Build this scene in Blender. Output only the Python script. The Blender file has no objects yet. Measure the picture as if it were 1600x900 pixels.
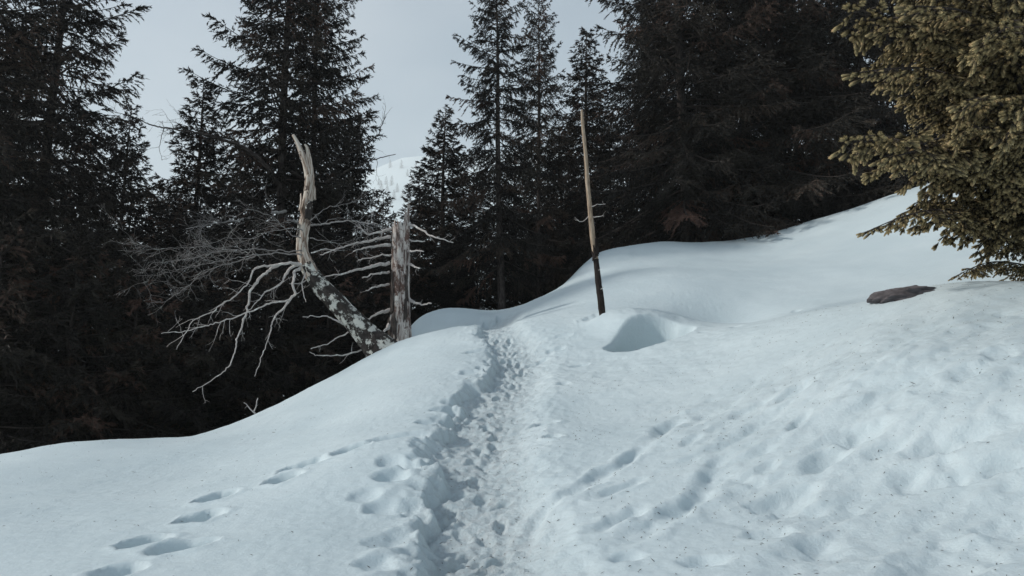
import bpy, math, random
import numpy as np
from mathutils import Vector, Matrix

# ------------------------------------------------------------------ camera, world, sun, exposure
SC = bpy.context.scene
COL = SC.collection
PITCH = math.atan(150.0 / 1156.0)
F = 1156.0                                    # focal length in photograph pixels (1600 wide)
CAMZ = 1.6
cam_d = bpy.data.cameras.new('camera')
cam_d.sensor_width = 36.0
cam_d.lens = 36.0 * F / 1600.0
cam_d.clip_start = 0.05
cam_d.clip_end = 6000.0
cam = bpy.data.objects.new('camera', cam_d)
COL.objects.link(cam)
cam.location = (0, 0, CAMZ)
cam.rotation_euler = (math.pi / 2 + PITCH, 0, 0)
SC.camera = cam

SUN_EL = math.radians(31)
SUN_AZ = math.atan2(-1.0, -0.06)              # measured from +Y towards +X: left of the camera
world = bpy.data.worlds.new('World')
SC.world = world
world.use_nodes = True
wn, wl = world.node_tree.nodes, world.node_tree.links
wn.clear()
out = wn.new('ShaderNodeOutputWorld')
bg = wn.new('ShaderNodeBackground')
bg.inputs['Strength'].default_value = 0.10
sky = wn.new('ShaderNodeTexSky')
sky.sky_type = 'NISHITA'
sky.sun_disc = False
sky.sun_elevation = SUN_EL
sky.sun_rotation = SUN_AZ
tc = wn.new('ShaderNodeTexCoord')
mp = wn.new('ShaderNodeMapping')
mp.inputs['Scale'].default_value = (1.0, 1.0, 1.9)
mp.inputs['Location'].default_value = (1.7, 2.3, 0.0)
nz = wn.new('ShaderNodeTexNoise')
nz.inputs['Scale'].default_value = 2.1
nz.inputs['Detail'].default_value = 4.0
nz.inputs['Roughness'].default_value = 0.45
rp = wn.new('ShaderNodeValToRGB')
rp.color_ramp.elements[0].position = 0.38
rp.color_ramp.elements[0].color = (4.3, 5.45, 6.1, 1)
rp.color_ramp.elements[1].position = 0.63
rp.color_ramp.elements[1].color = (8.2, 8.9, 9.0, 1)
mx = wn.new('ShaderNodeMix')
mx.data_type = 'RGBA'
# a veil of thin cloud: thick towards the horizon, where one looks through more of it, thinner overhead
sx = wn.new('ShaderNodeSeparateXYZ')
wl.new(tc.outputs['Generated'], sx.inputs[0])
def wmath(op, a, b=None):
    m_ = wn.new('ShaderNodeMath')
    m_.operation = op
    for k_, v_ in enumerate((a, b)):
        if v_ is None:
            continue
        if isinstance(v_, (int, float)):
            m_.inputs[k_].default_value = v_
        else:
            wl.new(v_, m_.inputs[k_])
    return m_.outputs[0]
el_ = wmath('MAXIMUM', sx.outputs['Z'], 0.03)
veil = wmath('SUBTRACT', 1.0, wmath('EXPONENT', wmath('DIVIDE', -0.26, el_)))
wl.new(veil, mx.inputs[0])
wl.new(tc.outputs['Generated'], mp.inputs['Vector'])
wl.new(mp.outputs['Vector'], nz.inputs['Vector'])
wl.new(nz.outputs['Fac'], rp.inputs['Fac'])
wl.new(sky.outputs['Color'], mx.inputs[6])
wl.new(rp.outputs['Color'], mx.inputs[7])
wl.new(mx.outputs[2], bg.inputs['Color'])
wl.new(bg.outputs['Background'], out.inputs['Surface'])

sun_d = bpy.data.lights.new('sun', 'SUN')
sun_d.energy = 3.9
sun_d.angle = math.radians(4)
sun_d.color = (1.0, 0.95, 0.88)
sun = bpy.data.objects.new('sun', sun_d)
COL.objects.link(sun)
to_sun = Vector((math.sin(SUN_AZ) * math.cos(SUN_EL), math.cos(SUN_AZ) * math.cos(SUN_EL), math.sin(SUN_EL)))
sun.rotation_euler = to_sun.to_track_quat('Z', 'Y').to_euler()

SC.view_settings.view_transform = 'Standard'
SC.view_settings.look = 'None'
SC.view_settings.exposure = 0.10
SC.view_settings.gamma = 1.0
SC.view_settings.use_curve_mapping = False
SC.render.engine = 'CYCLES'
SC.cycles.use_denoising = True
SC.cycles.max_bounces = 6
SC.cycles.diffuse_bounces = 4
SC.cycles.volume_bounces = 1

# ------------------------------------------------------------------ helpers
rng = np.random.default_rng(7)
random.seed(7)


def ray(px, py):
    u, v = (px - 800.0) / F, (450.0 - py) / F
    return np.array([u, math.cos(PITCH) - v * math.sin(PITCH), math.sin(PITCH) + v * math.cos(PITCH)])


def at(px, py, d):
    """the point of the place seen at that pixel, d metres ahead"""
    r = ray(px, py)
    p = r * (d / r[1])
    p[2] += CAMZ
    return p


def smooth(a, b, x):
    t = np.clip((x - a) / (b - a), 0, 1)
    return t * t * (3 - 2 * t)


def _hash(ix, iy, seed):
    h = (ix.astype(np.int64) * 374761393 + iy.astype(np.int64) * 668265263 + seed * 1274126177) & 0xFFFFFFFF
    h = ((h ^ (h >> 13)) * 1103515245) & 0xFFFFFFFF
    h = ((h ^ (h >> 16)) * 2654435761) & 0xFFFFFFFF
    return (h ^ (h >> 15)) & 0xFFFF


def noise2(x, y, seed=0):
    x, y = np.broadcast_arrays(np.asarray(x, float), np.asarray(y, float))
    ix, iy = np.floor(x), np.floor(y)
    fx, fy = x - ix, y - iy
    ux, uy = fx ** 3 * (fx * (fx * 6 - 15) + 10), fy ** 3 * (fy * (fy * 6 - 15) + 10)

    def g(dx, dy):
        a = _hash(ix + dx, iy + dy, seed) * (2 * math.pi / 65536.0)
        return np.cos(a) * (fx - dx) + np.sin(a) * (fy - dy)
    n0 = g(0, 0) * (1 - ux) + g(1, 0) * ux
    n1 = g(0, 1) * (1 - ux) + g(1, 1) * ux
    return (n0 * (1 - uy) + n1 * uy) * 1.5


def fbm(x, y, seed=0, octs=4, rough=0.5):
    s, a, t = 0, 1.0, 0
    for i in range(octs):
        s = s + a * noise2(x * 2 ** i, y * 2 ** i, seed + i * 17)
        t += a
        a *= rough
    return s / t


def mesh_data(name, V, faces, mat, uv=None, attrs=None, smooth_shade=False):
    """faces: list of (n, k) integer arrays"""
    me = bpy.data.meshes.new(name)
    V = np.ascontiguousarray(V, dtype=np.float32)
    faces = [np.asarray(f, dtype=np.int32) for f in faces if len(f)]
    me.vertices.add(len(V))
    me.vertices.foreach_set('co', V.ravel())
    loops = np.concatenate([f.ravel() for f in faces])
    sizes = np.concatenate([np.full(len(f), f.shape[1], np.int32) for f in faces])
    starts = np.concatenate([[0], np.cumsum(sizes)[:-1]]).astype(np.int32)
    me.loops.add(len(loops))
    me.loops.foreach_set('vertex_index', loops)
    me.polygons.add(len(sizes))
    me.polygons.foreach_set('loop_start', starts)
    me.polygons.foreach_set('loop_total', sizes)
    if smooth_shade:
        me.polygons.foreach_set('use_smooth', np.ones(len(sizes), bool))
    me.update(calc_edges=True)
    if uv is not None:
        l = me.uv_layers.new(name='UVMap')
        l.data.foreach_set('uv', np.ascontiguousarray(np.asarray(uv, np.float32)[loops]).ravel())
    for k, a in (attrs or {}).items():
        t = me.attributes.new(k, 'FLOAT', 'POINT')
        t.data.foreach_set('value', np.ascontiguousarray(a, dtype=np.float32))
    if mat:
        me.materials.append(mat)
    return me


def obj(name, data, parent=None):
    o = bpy.data.objects.new(name, data)
    COL.objects.link(o)
    if parent is not None:
        o.parent = parent
    return o


def tag(o, label, cat, group=None):
    o['label'] = label
    o['category'] = cat
    if group:
        o['group'] = group
    return o


def thing(name, label, cat, loc=(0, 0, 0), group=None):
    o = obj(name, None)
    o.location = [float(c) for c in loc]
    return tag(o, label, cat, group)


class MB:
    """collects pieces of one mesh"""

    def __init__(self):
        self.V, self.Q, self.T, self.U, self.n = [], [], [], [], 0

    def add(self, V, Q=None, T=None, U=None):
        V = np.asarray(V, float)
        if Q is not None and len(Q):
            self.Q.append(np.asarray(Q) + self.n)
        if T is not None and len(T):
            self.T.append(np.asarray(T) + self.n)
        self.V.append(V)
        self.U.append(np.zeros((len(V), 2)) if U is None else np.asarray(U, float))
        self.n += len(V)

    def mesh(self, name, mat, smooth_shade=True):
        f = []
        if self.Q:
            f.append(np.concatenate(self.Q))
        if self.T:
            f.append(np.concatenate(self.T))
        return mesh_data(name, np.concatenate(self.V), f, mat, uv=np.concatenate(self.U), smooth_shade=smooth_shade)


def norm(v):
    v = np.asarray(v, float)
    return v / np.maximum(np.linalg.norm(v, axis=-1, keepdims=True), 1e-9)


def resample(P, R, step):
    P, R = np.asarray(P, float), np.asarray(R, float)
    L = np.concatenate([[0], np.cumsum(np.linalg.norm(np.diff(P, axis=0), axis=1))])
    n = max(3, int(L[-1] / step) + 1)
    s = np.linspace(0, L[-1], n)
    # gentle smoothing of the corners
    Q = np.stack([np.interp(s, L, P[:, k]) for k in range(3)], 1)
    for _ in range(2):
        Q[1:-1] = Q[1:-1] * 0.5 + (Q[:-2] + Q[2:]) * 0.25
    return Q, np.interp(s, L, R)


def tube(mb, P, R, sides=6, rough=0.0, seed=0, cap=True, twist=0.0):
    """a tapered crooked tube with u round it and v in metres along it"""
    P, R = np.asarray(P, float), np.asarray(R, float)
    n = len(P)
    T = norm(np.gradient(P, axis=0))
    ref = np.array([0, 0, 1.0]) if abs(T[0, 2]) < 0.9 else np.array([0, 1.0, 0])
    N = np.zeros_like(T)
    x = norm(np.cross(ref, T[0]))
    for i in range(n):
        x = norm(x - T[i] * np.dot(x, T[i]))
        N[i] = x
    B = np.cross(T, N)
    s = np.concatenate([[0], np.cumsum(np.linalg.norm(np.diff(P, axis=0), axis=1))])
    a = np.linspace(0, 2 * math.pi, sides + 1)
    A = a[None, :] + twist * s[:, None]
    r = R[:, None] * np.ones((1, sides + 1))
    if rough:
        # deep fissures that run along the tube
        per = np.cos(A) * 1.0, np.sin(A) * 1.0
        k = fbm(per[0] * 2.2 + seed * 3.1, per[1] * 2.2 + s[:, None] * 1.2, seed, 3) + \
            0.6 * fbm(per[0] * 6 + s[:, None] * 0.7, per[1] * 6 + seed, seed + 5, 2)
        r = r * (1 + rough * k)
    V = P[:, None, :] + r[:, :, None] * (np.cos(A)[:, :, None] * N[:, None, :] + np.sin(A)[:, :, None] * B[:, None, :])
    U = np.stack([np.broadcast_to(a / (2 * math.pi), r.shape), np.broadcast_to(s[:, None], r.shape)], -1)
    V, U = V.reshape(-1, 3), U.reshape(-1, 2)
    i, j = np.meshgrid(np.arange(n - 1), np.arange(sides), indexing='ij')
    w = sides + 1
    Q = np.stack([i * w + j, i * w + j + 1, (i + 1) * w + j + 1, (i + 1) * w + j], -1).reshape(-1, 4)
    T3 = []
    if cap:
        V = np.concatenate([V, P[-1:] + T[-1:] * R[-1] * 0.6])
        U = np.concatenate([U, [[0.5, s[-1]]]])
        c = len(V) - 1
        T3 = np.array([[(n - 1) * w + j, (n - 1) * w + j + 1, c] for j in range(sides)])
    mb.add(V, Q, T3, U)


# ------------------------------------------------------------------ materials
def material(name):
    m = bpy.data.materials.new(name)
    m.use_nodes = True
    nt = m.node_tree
    b = nt.nodes.get('Principled BSDF')
    return m, nt.nodes, nt.links, b


def N(nodes, t, **kw):
    n = nodes.new(t)
    for k, v in kw.items():
        if k in n.inputs:
            n.inputs[k].default_value = v
        else:
            setattr(n, k, v)
    return n


def ramp(nodes, stops):
    r = nodes.new('ShaderNodeValToRGB')
    e = r.color_ramp.elements
    while len(e) < len(stops):
        e.new(0.5)
    for k, (p, c) in enumerate(stops):
        e[k].position = p
        e[k].color = (*c, 1)
    return r


def snow_material():
    m, n, l, b = material('snow')
    co = N(n, 'ShaderNodeTexCoord')
    big = N(n, 'ShaderNodeTexNoise', Scale=0.9, Detail=4.0)
    fl = N(n, 'ShaderNodeAttribute', attribute_name='forest_shade')
    tr = N(n, 'ShaderNodeAttribute', attribute_name='trample')
    l.new(co.outputs['Object'], big.inputs['Vector'])
    cr = ramp(n, [(0.3, (0.515, 0.605, 0.64)), (0.7, (0.575, 0.66, 0.69))])
    l.new(big.outputs['Fac'], cr.inputs['Fac'])
    # old needles and dust scattered in the snow
    sp = N(n, 'ShaderNodeTexNoise', Scale=55.0, Detail=2.0, Roughness=0.6)
    l.new(co.outputs['Object'], sp.inputs['Vector'])
    spr = ramp(n, [(0.70, (0, 0, 0)), (0.76, (1, 1, 1))])
    l.new(sp.outputs['Fac'], spr.inputs['Fac'])
    mul = N(n, 'ShaderNodeMath', operation='MULTIPLY')
    l.new(spr.outputs['Color'], mul.inputs[0])
    mul.inputs[1].default_value = 0.42
    mixd = N(n, 'ShaderNodeMix', data_type='RGBA')
    l.new(mul.outputs[0], mixd.inputs[0])
    l.new(cr.outputs['Color'], mixd.inputs[6])
    mixd.inputs[7].default_value = (0.33, 0.31, 0.29, 1)
    # trodden snow of the trail is a little dirtier
    td = N(n, 'ShaderNodeTexNoise', Scale=14.0, Detail=5.0, Roughness=0.7)
    l.new(co.outputs['Object'], td.inputs['Vector'])
    tdr = ramp(n, [(0.45, (0, 0, 0)), (0.72, (1, 1, 1))])
    l.new(td.outputs['Fac'], tdr.inputs['Fac'])
    tm = N(n, 'ShaderNodeMath', operation='MULTIPLY')
    l.new(tdr.outputs['Color'], tm.inputs[0])
    l.new(tr.outputs['Fac'], tm.inputs[1])
    tm2 = N(n, 'ShaderNodeMath', operation='MULTIPLY')
    l.new(tm.outputs[0], tm2.inputs[0])
    tm2.inputs[1].default_value = 0.5
    mixt = N(n, 'ShaderNodeMix', data_type='RGBA')
    l.new(tm2.outputs[0], mixt.inputs[0])
    l.new(mixd.outputs[2], mixt.inputs[6])
    mixt.inputs[7].default_value = (0.36, 0.36, 0.37, 1)
    # shade under the closed forest, painted as a dark brown floor colour
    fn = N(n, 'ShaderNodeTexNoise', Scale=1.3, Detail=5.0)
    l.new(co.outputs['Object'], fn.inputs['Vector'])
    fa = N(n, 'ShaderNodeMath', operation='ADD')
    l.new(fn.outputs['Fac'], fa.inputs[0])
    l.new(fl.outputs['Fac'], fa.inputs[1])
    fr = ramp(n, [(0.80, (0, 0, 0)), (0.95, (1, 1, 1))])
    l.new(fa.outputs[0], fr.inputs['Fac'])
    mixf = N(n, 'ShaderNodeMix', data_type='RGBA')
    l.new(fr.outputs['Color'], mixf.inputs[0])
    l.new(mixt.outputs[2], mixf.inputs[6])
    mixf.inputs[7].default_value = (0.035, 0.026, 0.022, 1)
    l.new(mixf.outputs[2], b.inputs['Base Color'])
    b.inputs['Roughness'].default_value = 0.62
    b.inputs['Specular IOR Level'].default_value = 0.25
    b1 = N(n, 'ShaderNodeTexNoise', Scale=30.0, Detail=9.0, Roughness=0.72)
    l.new(co.outputs['Object'], b1.inputs['Vector'])
    st = N(n, 'ShaderNodeMath', operation='MULTIPLY_ADD')
    l.new(tr.outputs['Fac'], st.inputs[0])
    st.inputs[1].default_value = 0.55
    st.inputs[2].default_value = 0.38
    bp = N(n, 'ShaderNodeBump', Distance=0.03)
    l.new(st.outputs[0], bp.inputs['Strength'])
    l.new(b1.outputs['Fac'], bp.inputs['Height'])
    l.new(bp.outputs['Normal'], b.inputs['Normal'])
    return m


def foliage_material(name, dark, light, dry, rough=0.7, vary=0.14):
    m, n, l, b = material(name)
    a = N(n, 'ShaderNodeAttribute', attribute_name='tint')
    oi = N(n, 'ShaderNodeObjectInfo')
    ad = N(n, 'ShaderNodeMath', operation='MULTIPLY_ADD')
    l.new(oi.outputs['Random'], ad.inputs[0])
    ad.inputs[1].default_value = vary
    l.new(a.outputs['Fac'], ad.inputs[2])
    r = ramp(n, [(0.05, dark), (0.75, light), (1.0, dry)])
    l.new(ad.outputs[0], r.inputs['Fac'])
    l.new(r.outputs['Color'], b.inputs['Base Color'])
    b.inputs['Roughness'].default_value = rough
    b.inputs['Specular IOR Level'].default_value = 0.2
    return m


def wood_material(name, stops, patch=None, patch_scale=3.0, patch_lo=0.5, grain=(9.0, 1.1), bump=0.6):
    """grain runs along the tube (v); patch: lichen or bark in blotches of their own"""
    m, n, l, b = material(name)
    uv = N(n, 'ShaderNodeUVMap')
    co = N(n, 'ShaderNodeTexCoord')
    mp = N(n, 'ShaderNodeMapping')
    mp.inputs['Scale'].default_value = (grain[0], grain[1], 1)
    l.new(uv.outputs['UV'], mp.inputs['Vector'])
    g = N(n, 'ShaderNodeTexNoise', Scale=2.0, Detail=7.0, Roughness=0.65)
    l.new(mp.outputs['Vector'], g.inputs['Vector'])
    r = ramp(n, stops)
    l.new(g.outputs['Fac'], r.inputs['Fac'])
    col = r.outputs['Color']
    if patch:
        p = N(n, 'ShaderNodeTexNoise', Scale=patch_scale, Detail=6.0, Roughness=0.7)
        l.new(co.outputs['Object'], p.inputs['Vector'])
        pr = ramp(n, [(patch_lo, (0, 0, 0)), (patch_lo + 0.06, (1, 1, 1))])
        l.new(p.outputs['Fac'], pr.inputs['Fac'])
        mx_ = N(n, 'ShaderNodeMix', data_type='RGBA')
        l.new(pr.outputs['Color'], mx_.inputs[0])
        l.new(col, mx_.inputs[6])
        mx_.inputs[7].default_value = (*patch, 1)
        col = mx_.outputs[2]
    l.new(col, b.inputs['Base Color'])
    b.inputs['Roughness'].default_value = 0.8
    b.inputs['Specular IOR Level'].default_value = 0.15
    bp = N(n, 'ShaderNodeBump', Strength=bump, Distance=0.03)
    l.new(g.outputs['Fac'], bp.inputs['Height'])
    l.new(bp.outputs['Normal'], b.inputs['Normal'])
    return m


def plain(name, c, rough=0.85):
    m, n, l, b = material(name)
    co = N(n, 'ShaderNodeTexCoord')
    t = N(n, 'ShaderNodeTexNoise', Scale=9.0, Detail=5.0)
    l.new(co.outputs['Object'], t.inputs['Vector'])
    r = ramp(n, [(0.3, tuple(k * 0.55 for k in c)), (0.7, tuple(min(1, k * 1.4) for k in c))])
    l.new(t.outputs['Fac'], r.inputs['Fac'])
    l.new(r.outputs['Color'], b.inputs['Base Color'])
    b.inputs['Roughness'].default_value = rough
    return m


M_SNOW = snow_material()
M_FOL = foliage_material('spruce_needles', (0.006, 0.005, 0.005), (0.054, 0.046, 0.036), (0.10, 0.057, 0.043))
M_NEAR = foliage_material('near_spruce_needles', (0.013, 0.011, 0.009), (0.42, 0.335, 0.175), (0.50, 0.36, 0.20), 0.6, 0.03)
M_BARK = wood_material('spruce_bark', [(0.3, (0.014, 0.011, 0.010)), (0.55, (0.07, 0.058, 0.052)), (0.75, (0.16, 0.135, 0.12))], grain=(6, 2.2))
M_TWIG = wood_material('dead_grey_twig', [(0.3, (0.28, 0.245, 0.23)), (0.65, (0.58, 0.545, 0.52))], patch=(0.68, 0.68, 0.65), patch_scale=9.0, patch_lo=0.56, grain=(3, 8))
M_TWIG2 = wood_material('grey_lichen_twig', [(0.3, (0.11, 0.095, 0.09)), (0.65, (0.30, 0.28, 0.27))], patch=(0.42, 0.43, 0.40), patch_scale=9.0, patch_lo=0.56, grain=(3, 8))
M_SILVER = wood_material('bare_silver_wood', [(0.33, (0.05, 0.035, 0.028)), (0.43, (0.22, 0.15, 0.11)), (0.52, (0.48, 0.42, 0.36)), (0.72, (0.66, 0.61, 0.54))],
                         patch=(0.09, 0.06, 0.05), patch_scale=2.6, patch_lo=0.57, grain=(7, 0.9))
M_LICHEN = wood_material('bark_with_lichen', [(0.3, (0.012, 0.010, 0.009)), (0.6, (0.05, 0.042, 0.038)), (0.75, (0.10, 0.085, 0.075))],
                         patch=(0.56, 0.55, 0.50), patch_scale=4.6, patch_lo=0.505, grain=(5, 3.0), bump=0.9)
M_STUMP = wood_material('weathered_stump_wood', [(0.34, (0.03, 0.024, 0.022)), (0.44, (0.17, 0.125, 0.11)), (0.50, (0.42, 0.37, 0.34)), (0.66, (0.66, 0.62, 0.58))],
                        patch=(0.13, 0.08, 0.065), patch_scale=3.4, patch_lo=0.52, grain=(6, 1.3), bump=1.0)
M_POLE = wood_material('pole_wood', [(0.3, (0.13, 0.09, 0.065)), (0.5, (0.34, 0.26, 0.19)), (0.75, (0.52, 0.43, 0.34))], grain=(4, 2.0))
M_POLEBARK = wood_material('pole_bark', [(0.3, (0.010, 0.008, 0.008)), (0.7, (0.04, 0.03, 0.026))], grain=(4, 5.0), bump=1.0)
M_ROCK = plain('mossy_rock', (0.085, 0.075, 0.08))
M_LITTER = plain('fallen_needles', (0.030, 0.026, 0.022))

# ------------------------------------------------------------------ terrain
CP = [at(*c) for c in [
    (0, 900, 4.6), (300, 900, 4.3), (600, 900, 4.2), (740, 900, 4.2), (900, 900, 4.1), (1200, 900, 3.9), (1600, 900, 3.6),
    (0, 800, 6.3), (300, 800, 5.9), (600, 800, 5.5), (740, 800, 5.4), (900, 800, 5.3), (1200, 800, 4.9), (1600, 800, 4.3),
    (0, 714, 9.2), (100, 693, 9.6), (200, 686, 10.2), (310, 681, 11.0), (400, 651, 12.0), (470, 612, 12.8), (530, 582, 13.6), (600, 545, 14.5),
    (300, 745, 7.7), (600, 700, 6.8), (600, 620, 9.5), (600, 570, 12.6), (500, 660, 9.5), (740, 700, 6.8),
    (700, 560, 11.5), (700, 513, 14.6), (760, 512, 15.2), (650, 500, 18.5), (700, 484, 19.0), (780, 488, 18.5),
    (840, 468, 18.0), (900, 432, 20.5), (930, 398, 22.0), (1010, 382, 23.5), (1150, 376, 24.0), (1250, 350, 23.0), (1390, 305, 22.0), (1600, 240, 21.0),
    (1010, 397, 25.5), (1080, 392, 26.0), (1150, 390, 26.0), (1250, 368, 25.5), (1390, 325, 24.5), (1080, 379, 23.8), (960, 392, 22.6), (1000, 398, 21.0), (1094, 395, 21.0), (1187, 388, 21.0), (1280, 364, 20.8), (1370, 328, 20.5), (1050, 415, 18.6), (1200, 408, 19.0), (942, 503, 13.0), (800, 560, 11.6), (900, 560, 11.5), (900, 640, 8.5), (900, 700, 6.8), (1000, 600, 9.3), (1100, 560, 9.9), (1060, 545, 10.8),
    (1130, 500, 13.6), (1250, 495, 9.9), (1370, 466, 9.3), (1480, 442, 8.8), (1600, 445, 8.2),
    (1300, 420, 16.0), (1200, 430, 16.5), (1050, 435, 16.0), (1450, 400, 15.0), (1600, 350, 15.0), (1100, 470, 14.6),
    (1400, 560, 6.5), (1600, 560, 5.9), (1600, 680, 4.9), (1400, 680, 5.5), (1200, 680, 6.2), (1200, 600, 7.8), (1400, 500, 8.0), (1600, 500, 7.0)]]
CP += [np.array(c, float) for c in [
    (0, 0, 0), (-3, 0, -.15), (3, 0, .3), (0, -6, -1.0), (-8, -3, -.9), (8, -2, 1.2), (8, 4, 2.3), (10, 8, 3.2), (15, 5, 4.2), (14, 15, 6.3), (20, 20, 9.3), (20, 0, 5),
    (-8.7, 12, .1), (-7, 14.5, -.5), (-4.6, 15.5, .4), (-2.6, 16.6, 1.9), (-1.2, 17, 2.75), (-2.2, 22, 2.0), (0, 22, 2.8), (1.6, 23.5, 4.0), (4.5, 28, 5.9),
    (4.4, 11.4, 2.65), (5.9, 10.9, 2.6), (7.2, 10.5, 2.8),
    (-9, 6, .35), (-12, 10, -.6), (-14, 4, -.4), (-20, 0, -1.5), (-8, 18, -1.8), (-4, 19.5, .2), (-14, 18, -2.6), (-5, 26, -1.8), (-15, 28, -4), (-25, 20, -4.5),
    (0, 30, .5), (3, 27, 4.0), (6, 30, 5.8), (12, 30, 7.5), (20, 32, 10), (-30, 40, -9), (0, 45, -4), (15, 45, 8), (30, 45, 12), (-30, 0, -3.5), (30, 10, 12),
    (30, -20, 4), (-30, -20, -5), (0, -30, -4.5), (-45, 20, -9), (45, 20, 15), (-20, 60, -10), (20, 60, 8), (45, 55, 14)]]
CP = np.array(CP)


def _tps_k(r2):
    return np.where(r2 > 1e-12, 0.5 * r2 * np.log(np.maximum(r2, 1e-12)), 0.0)


def tps_fit(C, lam=0.02):
    n = len(C)
    d2 = ((C[:, None, :2] - C[None, :, :2]) ** 2).sum(-1)
    A = np.zeros((n + 3, n + 3))
    A[:n, :n] = _tps_k(d2) + lam * np.eye(n)
    A[:n, n] = A[n, :n] = 1
    A[:n, n + 1:] = C[:, :2]
    A[n + 1:, :n] = C[:, :2].T
    return np.linalg.solve(A, np.concatenate([C[:, 2], [0, 0, 0]]))


W = tps_fit(CP)


def macro(x, y):
    z = 40 * np.tanh(0.25 * x / 40) - 0.14 * np.clip(y - 20, 0, 300) - 1.0
    s = np.clip((y - 1000) / 1800, 0, 2)
    return z * (1 - 0.6 * smooth(300, 900, y)) + 920 * s ** 1.08 * (0.60 + 0.40 * smooth(-0.42, -0.12, x / np.maximum(y, 1) + .05 * fbm(x / 560, y / 560, 61, 2))) + 10 * fbm(x / 90, y / 90, 3, 3) * smooth(150, 500, y)


def base_height(x, y):
    x, y = np.asarray(x, float), np.asarray(y, float)
    shp = x.shape
    xf, yf = x.ravel(), y.ravel()
    z = np.empty_like(xf)
    for i in range(0, len(xf), 40000):
        xs, ys = xf[i:i + 40000], yf[i:i + 40000]
        xc, yc = np.clip(xs, -50, 50), np.clip(ys, -35, 65)
        r2 = (xc[:, None] - CP[None, :, 0]) ** 2 + (yc[:, None] - CP[None, :, 1]) ** 2
        n = len(CP)
        t = _tps_k(r2) @ W[:n] + W[n] + W[n + 1] * xc + W[n + 2] * yc
        k = np.maximum(smooth(30, 75, np.abs(xs)), smooth(42, 90, ys) + smooth(-20, -60, ys))
        k = np.clip(k, 0, 1)
        z[i:i + 40000] = t * (1 - k) + macro(xs, ys) * k
    return z.reshape(shp)


def hit(px, py, dmin=2.0, dmax=26.0):
    """where the sight line of a pixel first meets the undisturbed snow"""
    d = np.linspace(dmin, dmax, 900)
    r = ray(px, py)
    x, y, z = r[0] / r[1] * d, d, CAMZ + r[2] / r[1] * d
    below = z < base_height(x, y)
    i = int(np.argmax(below)) if below.any() else len(d) - 1
    return np.array([x[i], y[i]])


def seg_dist(x, y, P):
    """signed distance to a polyline (positive to its right), and the fraction along it"""
    best = np.full(x.shape, 1e9)
    sg = np.zeros(x.shape)
    fr = np.zeros(x.shape)
    L = np.concatenate([[0], np.cumsum(np.linalg.norm(np.diff(P, axis=0), axis=1))])
    for k in range(len(P) - 1):
        a, b_ = P[k], P[k + 1]
        ab = b_ - a
        t = np.clip(((x - a[0]) * ab[0] + (y - a[1]) * ab[1]) / (ab @ ab), 0, 1)
        dx, dy = x - a[0] - t * ab[0], y - a[1] - t * ab[1]
        d = np.hypot(dx, dy)
        m = d < best
        best = np.where(m, d, best)
        cr = ab[0] * (y - a[1]) - ab[1] * (x - a[0])
        sg = np.where(m, np.where(cr < 0, 1.0, -1.0), sg)
        fr = np.where(m, (L[k] + t * (L[k + 1] - L[k])) / L[-1], fr)
    return best * sg, fr


def dent(z, x, y, c, a, b_, ang, depth, rim=0.15, sharp=3.0):
    """a hollow of half axes a, b turned by ang, with a slight rim"""
    m = (np.abs(x - c[0]) < 3 * max(a, b_)) & (np.abs(y - c[1]) < 3 * max(a, b_))
    if not m.any():
        return
    dx, dy = x[m] - c[0], y[m] - c[1]
    u = (dx * math.cos(ang) + dy * math.sin(ang)) / a
    v = (-dx * math.sin(ang) + dy * math.cos(ang)) / b_
    wob = 1 + 0.22 * noise2(dx * 9 + c[0] * 7, dy * 9 + c[1] * 5, 3)
    r = np.hypot(u, v) * wob
    z[m] += -depth * np.exp(-r ** (2 * sharp) * 0.8) * (1 - 0.25 * np.clip(r, 0, 1) ** 2) + rim * depth * np.exp(-((r - 1.35) / 0.3) ** 2)


def axis(lo, hi, parts):
    """graded grid lines; parts: (until, step)"""
    v, x = [lo], lo
    for until, step in parts:
        while x < until - 1e-6:
            x += step
            v.append(x)
    return np.array(v)


def axis_grow(v, lo, hi, g=1.22):
    up = [v[-1]]
    s = v[-1] - v[-2]
    while up[-1] < hi:
        s = min(s * g, 70)
        up.append(up[-1] + s)
    dn = [v[0]]
    s = v[1] - v[0]
    while dn[-1] > lo:
        s = min(s * g, 70)
        dn.append(dn[-1] - s)
    return np.concatenate([dn[1:][::-1], v, up[1:]])


GX = axis_grow(axis(-8.0, 0, [(-4.2, 0.06), (-1.6, 0.03), (1.2, 0.02), (4.2, 0.026), (6.0, 0.045), (9, 0.09)]), -2700, 2700)
GY = axis_grow(axis(2.6, 0, [(7.2, 0.021), (11.0, 0.032), (14.6, 0.030), (16.2, 0.048), (26, 0.12)]), -600, 2730)
X, Y = np.meshgrid(GX, GY, indexing='xy')
Z = base_height(X, Y)

# the trail
TRAIL = [(752, 1010), (746, 900), (736, 800), (738, 740), (738, 700), (748, 655), (766, 620), (786, 592), (800, 570), (803, 551), (792, 535), (776, 520)]
tp = [np.array([0.0, -4.0]), np.array([-0.1, 1.0])] + [hit(*p) for p in TRAIL[1:]]
tp += [tp[-1] + np.array([-.1, .9]), tp[-1] + np.array([-.1, 4.0])]
TP = np.array(tp)
near = (np.abs(X) < 12) & (Y > -6) & (Y < 27)
xn, yn, zn = X[near], Y[near], Z[near].copy()
crust = 0.006 * fbm(xn / .07, yn / .07, 13, 2)
big_u = crust + 0.035 * fbm(xn / 1.7, yn / 1.7, 11, 3) + 0.010 * fbm(xn / 0.5, yn / 0.5, 12, 3)
zn += big_u
sd, frt = seg_dist(xn, yn, TP)
wob = 0.13 * fbm(xn / 0.55, yn / 0.55, 21, 2) + 0.11 * fbm(xn / 0.17, yn / 0.17, 22, 3)
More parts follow.
